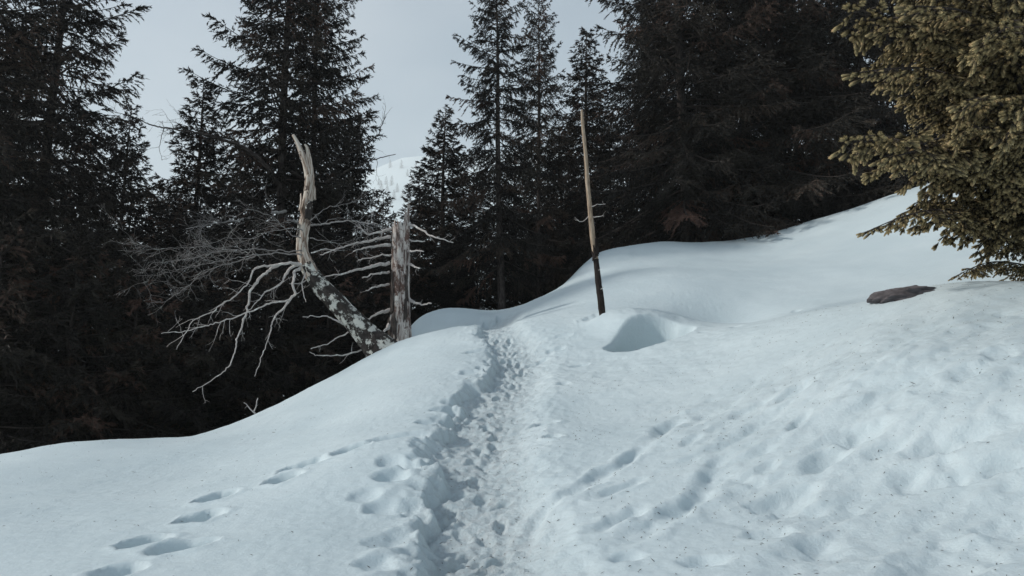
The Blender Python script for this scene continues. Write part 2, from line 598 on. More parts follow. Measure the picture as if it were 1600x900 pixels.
half = 0.25 - 0.05 * smooth(8.5, 13, yn)
bankw = 0.13 + 0.16 * smooth(-.2, .35, fbm(xn / .8, yn / .8, 29, 2))
left_bank = smooth(-half - bankw, -half + 0.02, sd + wob)
right_bank = 1 - smooth(half - 0.10, half + 0.50, sd + 0.6 * wob)
tr_mask = left_bank * right_bank
depth = 0.18 - 0.03 * smooth(9, 15, yn)
zn -= depth * tr_mask
lip = np.exp(-((sd + half + 0.36 + wob) / 0.16) ** 2)
zn += 0.02 * lip * np.clip(fbm(xn / 0.3, yn / 0.3, 23, 2) * 2, 0, 1)
floor = smooth(0.55, 0.95, tr_mask)
rid = 1 - 2 * np.abs(fbm(xn / 0.17, yn / 0.13, 24, 3, 0.6))
zn += floor * (0.026 * rid + 0.04 * fbm(xn / 0.16, yn / 0.20, 25, 3, 0.65))
# broken lumps and toe holes on the left bank
chunk = np.exp(-((sd + half + 0.06) / 0.15) ** 2)
zn += np.clip(chunk * 1.4, 0, 1) * 0.022 * fbm(xn / .06, yn / .06, 30, 2)
zn += chunk * (0.045 * fbm(xn / 0.13, yn / 0.13, 26, 3, 0.55) - 0.03 * smooth(0.0, 0.5, fbm(xn / 0.33, yn / 0.33, 27, 2)))
rchunk = np.exp(-((sd - half - 0.35) / 0.35) ** 2)
zn += rchunk * 0.020 * fbm(xn / 0.13, yn / 0.13, 28, 3)
for (fx, fy, sz, dp) in [(648, 792, .17, .13), (662, 760, .12, .12), (640, 726, .13, .10), (672, 720, .10, .10), (625, 836, .16, .09), (655, 860, .15, .12), (690, 660, .10, .10), (705, 635, .10, .09),
                         (742, 598, .13, .10), (752, 575, .12, .10), (765, 545, .13, .10), (605, 800, .12, .06), (700, 745, .10, .08), (640, 888, .12, .08)]:
    dent(zn, xn, yn, hit(fx, fy), sz * .85, sz * .6, rng.uniform(0, 3), dp * .5, .05, 2.0)
# boots in the trail
for k in range(90):
    t_ = rng.uniform(3.6, 13.5)
    i = np.argmin(np.abs(TP[:, 1] - t_))
    cx_ = np.interp(t_, TP[:, 1], TP[:, 0]) + rng.uniform(-.22, .25)
    dent(zn, xn, yn, (cx_, t_), rng.uniform(.07, .13), rng.uniform(.04, .06), math.pi / 2 + rng.normal(0, .5), rng.uniform(.025, .055), 0.3)

# footprints beside the trail: pixel, length in pixels of the photograph
FOOT_GAIN = 1.9
FOOT = [(225, 847, 50, .13), (282, 852, 62, .12), (186, 890, 52, .10), (312, 809, 44, .12), (340, 776, 42, .13), (443, 748, 36, .12), (472, 727, 48, .12), (549, 702, 40, .10),
        (606, 686, 46, .09), (645, 680, 46, .08), (668, 660, 26, .09), (613, 744, 38, .11), (598, 795, 40, .08), (572, 777, 20, .05), (610, 722, 26, .07),
        (690, 640, 26, .06), (705, 627, 24, .06), (735, 582, 28, .07), (745, 548, 34, .07), (738, 600, 24, .05), (690, 652, 20, .05), (600, 850, 30, .05), (592, 880, 24, .06)]
for (fx, fy, ln, dp) in FOOT:
    c = hit(fx, fy)
    L = ln / F * c[1] * 1.0
    dent(zn, xn, yn, c, max(L * .62, .11), .115, math.radians(28 + rng.normal(0, 8)), dp * (FOOT_GAIN if fx < 560 else .8), 0.08, 2.4)
for (fx, fy, ln, dp, an) in [(850, 659, 34, .17, 5), (864, 681, 24, .15, 10), (905, 571, 26, .05, 20), (880, 600, 20, .03, 40), (868, 545, 24, .04, 10), (845, 560, 22, .04, 30), (880, 525, 20, .03, 0),
                             (1100, 520, 10, .06, 20), (1152, 510, 10, .05, 20), (1188, 496, 9, .05, 20), (1245, 484, 10, .05, 20)]:
    c = hit(fx, fy)
    dent(zn, xn, yn, c, max(ln / F * c[1] * .6, .07), .065, math.radians(an), dp, 0.1)
# old dents and grooves on the trodden right-hand slope
for (fx, fy, ln, wd, dp, an) in [(1350, 677, 56, .12, .11, 0), (1240, 615, 60, .10, .08, 15), (1250, 660, 48, .06, .07, 40), (1045, 662, 44, .09, .07, 30), (1290, 722, 66, .10, .11, 35),
                                 (1225, 780, 90, .13, .11, 12), (1475, 690, 90, .10, .08, -8), (1480, 690, 30, .07, .09, 10), (1385, 704, 60, .06, .06, 5), (1500, 745, 120, .09, .08, -6),
                                 (1580, 720, 70, .08, .10, -25), (1545, 665, 90, .14, .06, 5), (1470, 880, 150, .16, .10, 20), (1570, 825, 80, .10, .07, 15), (1205, 835, 54, .09, .06, 5),
                                 (1120, 725, 30, .06, .04, 30), (1560, 552, 40, .12, .06, 10), (1510, 580, 50, .10, .05, 10), (1410, 600, 120, .10, .05, 12), (1170, 640, 60, .07, .05, 30),
                                 (980, 872, 40, .06, .05, 20), (1200, 735, 36, .07, .05, 40), (1420, 745, 40, .06, .05, 0), (1280, 850, 50, .08, .05, 20), (1080, 690, 36, .06, .05, 40), (1100, 880, 60, .08, .06, 15)]:
    c = hit(fx, fy)
    dent(zn, xn, yn, c, ln / F * c[1] * .62, wd, math.radians(an + rng.normal(0, 6)), dp * .85, 0.12, 1.8)
for pts, wd, dp in [([(972, 852), (1030, 818), (1085, 780), (1118, 745), (1135, 720)], .075, .075), ([(818, 806), (870, 782), (930, 752), (990, 712), (1040, 668), (1062, 650)], .06, .055),
                    ([(928, 782), (965, 768), (1004, 752)], .045, .06), ([(930, 830), (970, 812), (1004, 796)], .055, .06), ([(1180, 885), (1260, 862), (1330, 835)], .08, .03),
                    ([(1230, 660), (1300, 625), (1370, 600), (1440, 585)], .07, .035), ([(800, 850), (840, 800), (850, 770)], .05, .03), ([(1120, 705), (1190, 660), (1240, 625)], .06, .035)]:
    g, gf = seg_dist(xn, yn, np.array([hit(*p) for p in pts]))
    g = g + 0.04 * noise2(xn * 4, yn * 4, 33)
    e = np.sin(np.clip(gf, 0.02, .98) * math.pi) ** .5 * np.clip(.55 + .9 * fbm(xn / .35, yn / .35, 34, 2), .1, 1.1)
    wd = wd * (1 + .5 * fbm(xn / .3, yn / .3, 35, 2))
    zn += -dp * e * np.exp(-(np.abs(g) / wd) ** 3) + 0.35 * dp * e * np.exp(-((np.abs(g) - 1.9 * wd) / (.6 * wd)) ** 2)
rough_zone = smooth(0.9, 1.8, xn) * (1 - smooth(7.2, 9.2, yn)) * smooth(2.0, 3.0, yn)
ca, sa = math.cos(math.radians(28)), math.sin(math.radians(28))
ua, va = xn * ca + yn * sa, -xn * sa + yn * ca
zn += rough_zone * (0.062 * fbm(ua / 0.85, va / 0.34, 41, 4, 0.5) + 0.016 * fbm(ua / 0.26, va / 0.12, 42, 3, .6) - 0.02 * smooth(.25, .5, fbm(ua / .42, va / .3, 43, 2)))
mid_zone = smooth(0.6, 1.2, xn) * (1 - smooth(3.0, 4.2, xn)) * smooth(8.0, 9.5, yn) * (1 - smooth(13, 14.5, yn))
zn += rough_zone * .012 * fbm(ua / .34, va / .075, 45, 3, .6)
zn += mid_zone * 0.02 * fbm(xn / .25, yn / .25, 44, 3)
# the wind-scooped hollow beside the pole
hc = hit(1040, 530)
hx, hy = xn - hc[0], yn - hc[1]
hx2 = hx * math.cos(.42) + hy * math.sin(.42)
hy2 = -hx * math.sin(.42) + hy * math.cos(.42)
hr = np.sqrt((hx2 / 0.80) ** 2 + ((hy2 - 0.46) / 0.58) ** 2)
pit = smooth(1.06, 0.66, hr)
zn += -1.0 * pit * (0.7 + 0.3 * np.clip((hx2 + .35) / .7, 0, 1))
zn += 0.20 * np.exp(-(((hx2 - .15) / 1.25) ** 2 + ((hy2 - 1.35) / .70) ** 2)) * (1 - pit) * smooth(-.75, -.1, hx2)
zn += .022 * smooth(.02, .2, pit) * np.sin(zn * 36 + .8 * noise2(xn * 1.5, yn * 1.5, 9))
back = smooth(-.1, .5, (hy2 - .42) / .52 + .25 * hx2 / .64) * smooth(0.70, .98, hr) * (1 - smooth(1.02, 1.75, hr))
over = 0.16 * back
ca_, sa_ = math.cos(.42), math.sin(.42)
vx, vy = -hx2 / np.maximum(np.hypot(hx2, hy2 - .42), .05), -(hy2 - .42) / np.maximum(np.hypot(hx2, hy2 - .42), .05)
SHX = over * (vx * ca_ - vy * sa_)
SHY = over * (vx * sa_ + vy * ca_)
hw = hit(1130, 490)
zn += -0.26 * np.exp(-(((xn - hw[0]) / 0.9) ** 2 + ((yn - hw[1]) / .55) ** 2))
# the pole's melted socket
pb = hit(942, 500)
PW = at(942, 500, pb[1])
dent(zn, xn, yn, (PW[0] - 0.08, PW[1] + .02), .26, .17, .2, .13, .1, 1.4)
Z[near] = zn
XM, YM = X.copy(), Y.copy()
XM[near] += SHX
YM[near] += SHY
tramp = np.zeros_like(Z)
tramp[near] = np.clip(np.maximum(tr_mask, 0.55 * chunk) + 0.25 * rough_zone, 0, 1)
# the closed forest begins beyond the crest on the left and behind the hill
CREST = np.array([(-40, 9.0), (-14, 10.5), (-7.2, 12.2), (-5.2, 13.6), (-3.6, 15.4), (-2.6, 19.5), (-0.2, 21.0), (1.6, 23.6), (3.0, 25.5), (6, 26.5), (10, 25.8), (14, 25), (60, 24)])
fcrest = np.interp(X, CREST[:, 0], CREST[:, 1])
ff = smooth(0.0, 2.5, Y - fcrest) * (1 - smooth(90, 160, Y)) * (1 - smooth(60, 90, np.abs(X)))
nx, ny = len(GX), len(GY)
i, j = np.meshgrid(np.arange(nx - 1), np.arange(ny - 1), indexing='xy')
Qg = np.stack([j * nx + i, j * nx + i + 1, (j + 1) * nx + i + 1, (j + 1) * nx + i], -1).reshape(-1, 4)
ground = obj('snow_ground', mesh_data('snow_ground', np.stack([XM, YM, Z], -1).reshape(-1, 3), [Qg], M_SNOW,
                                      attrs={'forest_shade': ff.ravel(), 'trample': tramp.ravel()}, smooth_shade=True))
ground['kind'] = 'structure'


def gz(x, y):
    """height of the finished snow"""
    x, y = np.asarray(x, float), np.asarray(y, float)
    a = np.clip(np.searchsorted(GX, x) - 1, 0, nx - 2)
    b_ = np.clip(np.searchsorted(GY, y) - 1, 0, ny - 2)
    tx, ty = (x - GX[a]) / (GX[a + 1] - GX[a]), (y - GY[b_]) / (GY[b_ + 1] - GY[b_])
    return (Z[b_, a] * (1 - tx) + Z[b_, a + 1] * tx) * (1 - ty) + (Z[b_ + 1, a] * (1 - tx) + Z[b_ + 1, a + 1] * tx) * ty


# ------------------------------------------------------------------ spruces
def rot_about(v, k, a):
    """rotate vectors v about unit vectors k by angles a"""
    a = np.asarray(a)[..., None]
    return v * np.cos(a) + np.cross(k, v) * np.sin(a) + k * (np.sum(k * v, -1, keepdims=True)) * (1 - np.cos(a))


def blades(P, D, Lb, Wb, r):
    """single needle tufts: narrow spikes from points P along directions D"""
    n = len(P)
    D = norm(D)
    sv_ = norm(np.cross(D, norm(r.normal(size=(n, 3))))) * (Wb * .5)[:, None]
    V = np.empty((n, 3, 3))
    V[:, 0] = P + sv_
    V[:, 1] = P + D * Lb[:, None]
    V[:, 2] = P - sv_
    return V.reshape(-1, 3), np.arange(n * 3).reshape(n, 3)


def spruce_meshes(seed, H=14.0, R=2.4, base=0.8, gap=0.30, fine=1.0, ragged=0.3, droop=0.35, bare=0.0, power=0.8, dens=1.0, lean=0.0, trunk_r=None):
    """trunk mesh and crown mesh of one spruce standing at the origin"""
    r = np.random.default_rng(seed)
    tr_ = trunk_r or 0.0105 * H + .02
    zz = np.linspace(-0.5, H, 26)
    tx = lean * (zz / H) ** 2 + 0.05 * np.sin(zz * .5 + seed)
    ty = 0.05 * np.cos(zz * .43 + seed)
    rad = tr_ * np.clip(1 - zz / H, 0.02, 1) ** .8
    rad[:3] *= (1.35, 1.2, 1.08)
    mbt = MB()
    tube(mbt, np.stack([tx, ty, zz], 1), rad, 10, 0.10, seed)
    bp, bd, bl, bt = [], [], [], []
    z = base
    while z < H - .15:
        t = (z - base) / (H - base)
        nb = r.integers(3, 6) if t < .93 else 3
        a0 = r.uniform(0, 6.28)
        for k in range(nb):
            if r.random() < bare * (1 - t):
                continue
            a = a0 + k * 6.283 / nb + r.normal(0, .25)
            prof = min(1.0, (1 - t) ** power * 1.03 + .02) * (0.75 + .25 * smooth(0, .12, t))
            L = R * prof * (1 + ragged * np.clip(r.normal(), -1.5, 1.2) * .6)
            if r.random() < 0.12:
                L *= r.uniform(1.05, 1.2)
            L = max(L, .14)
            bp.append((z + r.normal(0, .06), a))
            bl.append(L)
            bt.append(t)
        z += .86 * gap * r.uniform(.75, 1.25) * (1 - .45 * t)
    bp, bl, bt = np.array(bp), np.array(bl), np.array(bt)
    nb = len(bp)
    el = np.radians(-14 + 46 * bt ** 1.3) + r.normal(0, .10, nb)
    sag = droop * (1 - bt) * r.uniform(.6, 1.3, nb)
    upt = .55 * sag + .05
    cz = np.stack([np.cos(bp[:, 1]), np.sin(bp[:, 1]), np.zeros(nb)], 1)
    side = np.stack([-np.sin(bp[:, 1]), np.cos(bp[:, 1]), np.zeros(nb)], 1)
    curl = r.normal(0, .12, nb)

    def axp(b_, s):
        o = np.stack([np.interp(bp[b_, 0], zz, tx), np.interp(bp[b_, 0], zz, ty), bp[b_, 0]], 1)
        L = bl[b_]
        return o + cz[b_] * (L * s)[:, None] + side[b_] * (L * curl[b_] * s ** 2)[:, None] + \
            np.array([0, 0, 1.0]) * (L * (np.tan(el[b_]) * s - sag[b_] * s ** 1.6 + upt[b_] * s ** 3.2))[:, None]
    # branch wood, three-sided
    ns = 6
    S = np.linspace(0, 1, ns)
    pts = np.stack([axp(np.arange(nb), np.full(nb, s)) for s in S], 1)
    T = norm(np.gradient(pts, axis=1))
    U_ = norm(np.cross(T, np.array([0, 0, 1.0])))
    Wv = np.cross(U_, T)
    br = (0.010 + .009 * bl)[:, None] * (1 - .85 * S)[None, :]
    ring = np.stack([pts + br[..., None] * (math.cos(q) * U_ + math.sin(q) * Wv) for q in (0, 2.09, 4.19)], 2)
    VB = ring.reshape(-1, 3)
    bi, si, qi = np.meshgrid(np.arange(nb), np.arange(ns - 1), np.arange(3), indexing='ij')
    idx = lambda b_, s, q: (b_ * ns + s) * 3 + q % 3
    QB = np.stack([idx(bi, si, qi), idx(bi, si, qi + 1), idx(bi, si + 1, qi + 1), idx(bi, si + 1, qi)], -1).reshape(-1, 4)
    mbt.add(VB, QB)
    # twigs on both sides of each branch
    nt = np.maximum(5, (bl / (0.052 / fine) * dens).astype(int))
    tb = np.repeat(np.arange(nb), nt)
    ts = r.uniform(.10, 1.0, len(tb)) ** .85
    tp_ = axp(tb, ts)
    ta = norm(axp(tb, np.minimum(ts + .05, 1.05)) - axp(tb, ts - .05))
    sg = np.where(r.random(len(tb)) < .5, -1.0, 1.0)
    lat = norm(np.cross(ta, np.array([0, 0, 1.0]))) * sg[:, None]
    fwd = r.uniform(.35, 1.0, len(tb))
    td = norm(lat * r.uniform(.6, 1.1, len(tb))[:, None] + ta * fwd[:, None] + np.array([0, 0, 1.0]) * r.normal(-.38, .28, len(tb))[:, None])
    tl = (0.10 + .36 * bl[tb] * (1 - ts) ** .8 * smooth(0.0, .30, ts + .1)) * r.uniform(.55, 1.2, len(tb))
    tl = np.minimum(tl, .75)
    # tip twigs along the branch itself
    tip_b = np.repeat(np.arange(nb), 3)
    tip_p = axp(tip_b, np.full(len(tip_b), .93))
    tip_d = norm(axp(tip_b, np.full(len(tip_b), 1.05)) - axp(tip_b, np.full(len(tip_b), .9)) + r.normal(0, .004, (len(tip_b), 3)))
    tip_d = norm(tip_d + r.normal(0, .22, (len(tip_b), 3)))
    tp_, td = np.concatenate([tp_, tip_p]), np.concatenate([td, tip_d])
    tl = np.concatenate([tl, np.minimum(.28, .10 + .1 * bl[tip_b]) * r.uniform(.6, 1.3, len(tip_b))])
    hang = r.uniform(.15, .75, len(tp_))
    # tufts along the twigs
    nk = np.maximum(6, (tl / (0.0155 / fine)).astype(int))
    kb = np.repeat(np.arange(len(tp_)), nk)
    ks = r.uniform(.05, 1.0, len(kb))
    kp = tp_[kb] + td[kb] * (tl[kb] * ks)[:, None] - np.array([0, 0, 1.0]) * (tl[kb] * hang[kb] * ks ** 2 * .6)[:, None]
    kd = norm(td[kb] - np.array([0, 0, 1.0]) * (hang[kb] * ks)[:, None])
    sd_ = norm(np.cross(kd, norm(r.normal(size=(len(kb), 3)))))
    kdir = norm(kd * r.uniform(.7, 1.5, len(kb))[:, None] + sd_ * .62 - np.array([0, 0, 1.0]) * r.uniform(-.1, .25, len(kb))[:, None])
    lb = r.uniform(.055, .11, len(kb)) / fine ** .5
    wb = r.uniform(.020, .036, len(kb)) / fine ** .5
    V, Q = blades(kp, kdir, lb, wb, r)
    clump = np.where(r.random(nb) < .78, r.uniform(0, .12, nb), r.uniform(.30, .70, nb))
    owner = np.concatenate([tb, tip_b])[kb]
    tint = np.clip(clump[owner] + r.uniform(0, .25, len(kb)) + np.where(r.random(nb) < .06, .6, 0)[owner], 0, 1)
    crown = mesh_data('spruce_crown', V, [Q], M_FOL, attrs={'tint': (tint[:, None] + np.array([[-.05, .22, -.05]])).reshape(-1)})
    trunk = mbt.mesh('spruce_trunk', M_BARK)
    return trunk, crown, H


VAR = {
    'tall': spruce_meshes(1, 17, 2.7, 1.2, .34, ragged=.35, droop=.35, power=.62),
    'loose': spruce_meshes(2, 16, 2.6, 1.0, .34, ragged=.42, droop=.28, bare=.10, power=.55, dens=1.0),
    'narrow': spruce_meshes(3, 12, 1.8, .5, .22, ragged=.25, droop=.30, power=.75, dens=1.25),
    'lone': spruce_meshes(4, 15, 2.1, 3.6, .36, ragged=.5, droop=.45, bare=.20, power=.5, lean=.5, dens=1.2),
    'dense': spruce_meshes(5, 15, 3.3, .35, .32, ragged=.3, droop=.55, power=.55, dens=.9, fine=.92),
    'broad': spruce_meshes(6, 13, 3.0, .2, .30, ragged=.4, droop=.50, power=.6),
    'young': spruce_meshes(8, 5, 1.7, .1, .22, ragged=.35, droop=.30, power=.7),
}
G_FOREST = 'spruces of the dark forest'


def spruce(px, d, top, var, label, yaw, group=G_FOREST, wide=1.0, H=None):
    trunk, crown, h0 = VAR[var]
    x = (px - 800) / F * d / 1.0
    z = float(gz(x, d))
    if H is None:
        H = float(at(px, top, d)[2]) - z
    x = float(at(px, max(top, 150), d)[0])
    z = float(gz(x, d))
    t = thing('spruce_tree', label, 'tree', (x, d, z - .05), group)
    t.rotation_euler = (0, 0, yaw)
    s = H / h0
    t.scale = (s * wide, s * wide, s)
    obj('trunk', trunk, t)
    obj('crown', crown, t)
    return t


spruce(82, 21, -260, 'tall', 'tall dark spruce just left of the first sky gap, its trunk showing through', .3)
spruce(-40, 17, -200, 'dense', 'dark spruce cut off by the left edge of the photo', 1.2)
spruce(205, 27, 160, 'narrow', 'small thin spruce between the tall left spruce and the sky gap', 2.0)
spruce(315, 25, 122, 'narrow', 'small pointed spruce just left of the big twin-trunk spruces', .9, wide=1.15)
E1 = spruce(447, 22.5, -230, 'loose', 'big spruce with thick black trunk behind the leaning dead tree', 1.9, wide=.95)
spruce(492, 24, -120, 'loose', 'slimmer spruce crowding the right of the thick black trunk', 4.1, wide=.8)
spruce(556, 25, 170, 'narrow', 'spruce behind bare twigs, left of the open sky gap', 3.1)
spruce(598, 44, 296, 'narrow', 'tiny distant spruce tip beside the broken stump', .4)
spruce(697, 28, 165, 'narrow', 'pointed spruce right of the sky gap, above the broken stump', 2.6, wide=1.25)
spruce(655, 33, 262, 'narrow', 'lower spruce stepping down towards the sky gap, right of the stump', 5.0, wide=1.25)
I1 = spruce(784, 24, -60, 'lone', 'tall open spruce with bare grey lower trunk behind the trail end', 2.4, wide=.88)
spruce(842, 27.5, -20, 'loose', 'tall spruce just right of the open bare-trunked one', .7, wide=.7)
spruce(917, 32, 50, 'narrow', 'symmetrical pointed spruce rising behind the upright pole', 1.4, wide=1.2)
spruce(1022, 27.5, -60, 'dense', 'dark spruce forming the left edge of the big right-hand clump', 2.2, wide=.75)
spruce(1065, 25.5, -330, 'dense', 'huge dense spruce left of middle in the right-hand clump', 3.6)
spruce(1205, 25.5, -330, 'dense', 'huge dense spruce with dark trunk foot at the snow edge', .2, wide=1.1)
spruce(1345, 25.5, -320, 'broad', 'dense spruce half hidden behind the sunlit near boughs', 4.6, wide=1.05)
spruce(1135, 31, -330, 'dense', 'spruce deep in the gap between the two huge right-hand ones', 5.3)
spruce(1275, 32, -330, 'dense', 'spruce at the back between the trunk-footed one and the near boughs', 1.1)
spruce(1480, 29, -330, 'broad', 'spruce on the hill behind the sunlit near boughs', 2.0)
spruce(1600, 31, -330, 'broad', 'spruce at the right edge far behind the near boughs', .6)
# farther and lower trees that close the forest
for k, (px, d, top, var, lab) in enumerate([
        (20, 27, 40, 'tall', 'back-row spruce filling the far left corner'),
        (135, 32, 215, 'broad', 'back-row spruce low between the two left spruces'),
        (255, 34, 285, 'broad', 'back-row spruce under the left sky gap'),
        (385, 31, 215, 'broad', 'back-row spruce left behind the thick black trunk'),
        (520, 33, 265, 'broad', 'back-row spruce behind the dead tree top'),
        (590, 38, 345, 'broad', 'back-row spruce low behind the broken stump'),
        (740, 33, 235, 'broad', 'back-row spruce left behind the bare-trunked one'),
        (805, 35, 225, 'broad', 'back-row spruce right behind the bare-trunked one'),
        (875, 35, 190, 'broad', 'back-row spruce between the bare-trunked one and the pole'),
        (950, 34, 180, 'broad', 'back-row spruce right of the pole top'),
        (645, 27, 372, 'broad', 'low bushy spruce right beside the broken stump'),
        (715, 26, 355, 'broad', 'low bushy spruce between the stump and the bare trunk'),
        (835, 29, 330, 'broad', 'low bushy spruce right of the bare lower trunk'),
        (895, 27.5, 300, 'broad', 'low bushy spruce just left of the pole')]):
    spruce(px, d, top, var, lab, k * 1.7, 'back-row spruces closing the forest')
for k, (px, d, top, var, lab) in enumerate([
        (10, 15.5, 330, 'young', 'low dark spruce at the left edge above the snow rim'),
        (120, 16.5, 345, 'young', 'low dark spruce second along the snow rim from the left edge'),
        (225, 17.5, 380, 'young', 'low dark spruce third along the snow rim from the left edge'),
        (325, 18.5, 385, 'young', 'low dark spruce behind the pale hanging dead branches'),
        (420, 19.5, 375, 'young', 'low dark spruce behind the crook of the leaning dead tree'),
        (520, 20.5, 385, 'young', 'low dark spruce between leaning dead tree and broken stump'),
        (60, 19, 250, 'broad', 'mid-height spruce under the tall left spruce'),
        (280, 21.5, 300, 'broad', 'mid-height spruce behind the grey twig spray'),
        (590, 22.5, 400, 'young', 'low dark spruce straight behind the broken stump')]):
    spruce(px, d, top, var, lab, 1 + k * 2.1, 'low spruces below the snow rim')

# ------------------------------------------------------------------ dead wood
def grow(mb, P, R, rnd, level, sides, twig_len, count, down=0.15, wig=0.12, flat=0.7):
    """small crooked twigs off a branch"""
    n = len(P)
    L = np.concatenate([[0], np.cumsum(np.linalg.norm(np.diff(P, axis=0), axis=1))])
    for k in range(count):
        s = rnd.uniform(.25, .98) * L[-1]
        i = min(n - 2, int(np.searchsorted(L, s)) - 1)
        p = P[i] + (P[i + 1] - P[i]) * rnd.random()
        t = norm(P[i + 1] - P[i])
        v = norm(t * rnd.uniform(.5, 1.1) + rnd.normal(0, flat, 3) + np.array([0, 0, -down]))
        ln = twig_len * rnd.uniform(.4, 1.2)
        m = max(4, int(ln / .06))
        pts = [p]
        for q in range(m):
            v = norm(v + rnd.normal(0, wig * 1.6, 3) + np.array([0, 0, .02]))
            pts.append(pts[-1] + v * ln / m)
        pts = np.array(pts)
        r0 = min(R[i] * .7, .003 + .007 * ln)
        rr = np.linspace(r0, .0022, len(pts))
        tube(mb, pts, rr, sides)
        if level > 0:
            grow(mb, pts, rr, rnd, level - 1, 3, ln * .5, max(2, int(count * .22)), down, wig, flat)


def branch(parent, pix, d0, d1, r0, r1, seed, twigs=8, twig_len=.45, level=1, mat=None, name='branch', knots=0.25, down=.15):
    """one traced dead branch with its twigs; d0..d1 are its distances at root and tip"""
    rnd = np.random.default_rng(seed)
    n = len(pix)
    P = np.array([at(px, py, d0 + (d1 - d0) * (k / (n - 1)) + (rnd.normal(0, .05) if 0 < k < n - 1 else 0)) for k, (px, py) in enumerate(pix)])
    P, R = resample(P, r1 + (r0 - r1) * (1 - np.linspace(0, 1, n)) ** 1.5, .05)
    kk = np.arange(len(P)) * .05
    P[1:-1] += np.stack([fbm(kk[1:-1] / .22, np.full(len(P) - 2, seed + 9.3 * q_), seed + q_, 3, .7) for q_ in range(3)], 1) * .045 + rnd.normal(0, .004, P[1:-1].shape)
    R = R * (1 + knots * np.maximum(0, fbm(np.arange(len(R)) * .31, np.full(len(R), seed * .7), seed, 2)) * 2)
    mb = MB()
    P = P - np.array(parent.location)
    tube(mb, P, R, 7)
    if twigs:
        grow(mb, P, R, rnd, level, 4, twig_len, twigs, down)
    return obj(name, mb.mesh('dead_branch', mat or M_TWIG), parent)


# the leaning dead tree
DT = 14.3
TRUNK = [(614, 568, 30), (594, 546, 26), (578, 530, 20), (556, 505, 17.5), (540, 488, 15.5), (520, 467, 14.5), (503, 450, 13.5), (490, 432, 12.5), (480, 414, 11.5), (473, 394, 9.0), (472, 370, 8.6),
         (477, 345, 8.0), (480, 320, 7.6), (484, 296, 7.0), (484, 275, 6.8)]
root = at(594, 546, DT)
root[2] = float(gz(root[0], root[1])) - .02
dead = thing('dead_tree', 'leaning broken dead tree with pale peeling wood and drooping bare branches', 'tree', root)
off = np.array(dead.location)
pxm = DT / F
P = np.array([at(a, b_, DT + .35 * k / 14) for k, (a, b_, c) in enumerate(TRUNK)]) - off
Rr = np.array([c * pxm for a, b_, c in TRUNK])
cut = 8
mb = MB()
pp, rr = resample(P[:cut + 1], Rr[:cut + 1], .035)
rnd = np.random.default_rng(3)
rr = rr * (1 + .10 * fbm(np.arange(len(rr)) * .11, np.zeros(len(rr)), 5, 3))
tube(mb, pp, rr, 30, .20, 3, twist=.25)
obj('lower_trunk', mb.mesh('dead_lower_trunk', M_LICHEN), dead)
mb = MB()
pp, rr = resample(P[cut - 1:], Rr[cut - 1:] * 1.0, .03)
rr = rr * (1 + .13 * fbm(np.arange(len(rr)) * .13, np.ones(len(rr)), 6, 3))
tube(mb, pp, rr, 30, .34, 4, twist=.9)
# two splintered prongs at the broken top
for pts, w0, w1, sd_ in [([(484, 282), (480, 262), (472, 240), (465, 224), (458, 211)], 7.2, 2.4, 7), ([(485, 282), (485, 262), (482, 244), (480, 230), (476, 226)], 6, 1.6, 8), ([(490, 312), (491, 296), (490, 288)], 4, 1.2, 9)]:
    q = np.array([at(a, b_, DT + .37) for a, b_ in pts]) - off
    q, r_ = resample(q, np.linspace(w0, w1, len(q)) * pxm, .03)
    tube(mb, q, r_, 16, .38, sd_, twist=.6)
obj('upper_trunk', mb.mesh('dead_upper_trunk', M_SILVER), dead)


def bark_plate(parent, c, tang, up, w, h, rad, seed, mat, name='bark_plate'):
    """a curled strip of bark standing a little proud of the wood; tang is the outward direction"""
    r = np.random.default_rng(seed)
    nu, nv = 5, 9
    u = np.linspace(-1, 1, nu)
    v = np.linspace(0, 1, nv)
    outw, upv = norm(tang), norm(up)
    sidev = norm(np.cross(upv, outw))
    Vv = []
    for lay in (0, 1):
        for b_ in v:
            ww = w * (.55 + .45 * math.sin(math.pi * min(1, b_ + .12))) * (1 + .25 * noise2(b_ * 6 + seed, 0.3, 2))
            for a in u:
                ang = a * ww / rad * .5
                rr_ = rad + .006 + .012 * lay + .02 * (b_ - .5) ** 2 * 3 + .006 * noise2(a * 2 + seed, b_ * 7, 4)
                jag = h * (.12 * noise2(a * 3.0 + seed * 2, b_ * .5, 5)) * (1 if b_ > .5 else -1)
                Vv.append(np.asarray(c) + outw * (math.cos(ang) * rr_) + sidev * (math.sin(ang) * rr_) + upv * (b_ * h + jag))
    Vv = np.array(Vv)
    Q = []
    k = nu * nv
    for b_ in range(nv - 1):
        for a in range(nu - 1):
            q = [b_ * nu + a, b_ * nu + a + 1, (b_ + 1) * nu + a + 1, (b_ + 1) * nu + a]
            Q += [[i_ + k for i_ in q], q[::-1]]
    edge = [a for a in range(nu)] + [b_ * nu + nu - 1 for b_ in range(1, nv)] + [(nv - 1) * nu + a for a in range(nu - 2, -1, -1)] + [b_ * nu for b_ in range(nv - 2, 0, -1)]
    for q in range(len(edge)):
        a, b2 = edge[q], edge[(q + 1) % len(edge)]
        Q.append([a, b2, b2 + k, a + k])
    U = np.stack([Vv @ sidev * 2, Vv @ upv], 1)
    me = mesh_data(name, Vv, [np.array(Q)], mat, uv=U, smooth_shade=True)
    return obj(name, me, parent)


for k, (px, py, w, h, a) in enumerate([(474, 395, .16, .42, -.5), (478, 345, .15, .40, .7), (483, 300, .12, .30, -.3), (472, 372, .12, .3, -1.2), (476, 330, .10, .35, -1.0)]):
    c = at(px, py, DT + .25) - off
    bark_plate(dead, c, (math.sin(a), -math.cos(a), 0), (.08, 0, 1), w, h, .094, 60 + k, M_LICHEN if k % 2 else M_SILVER)

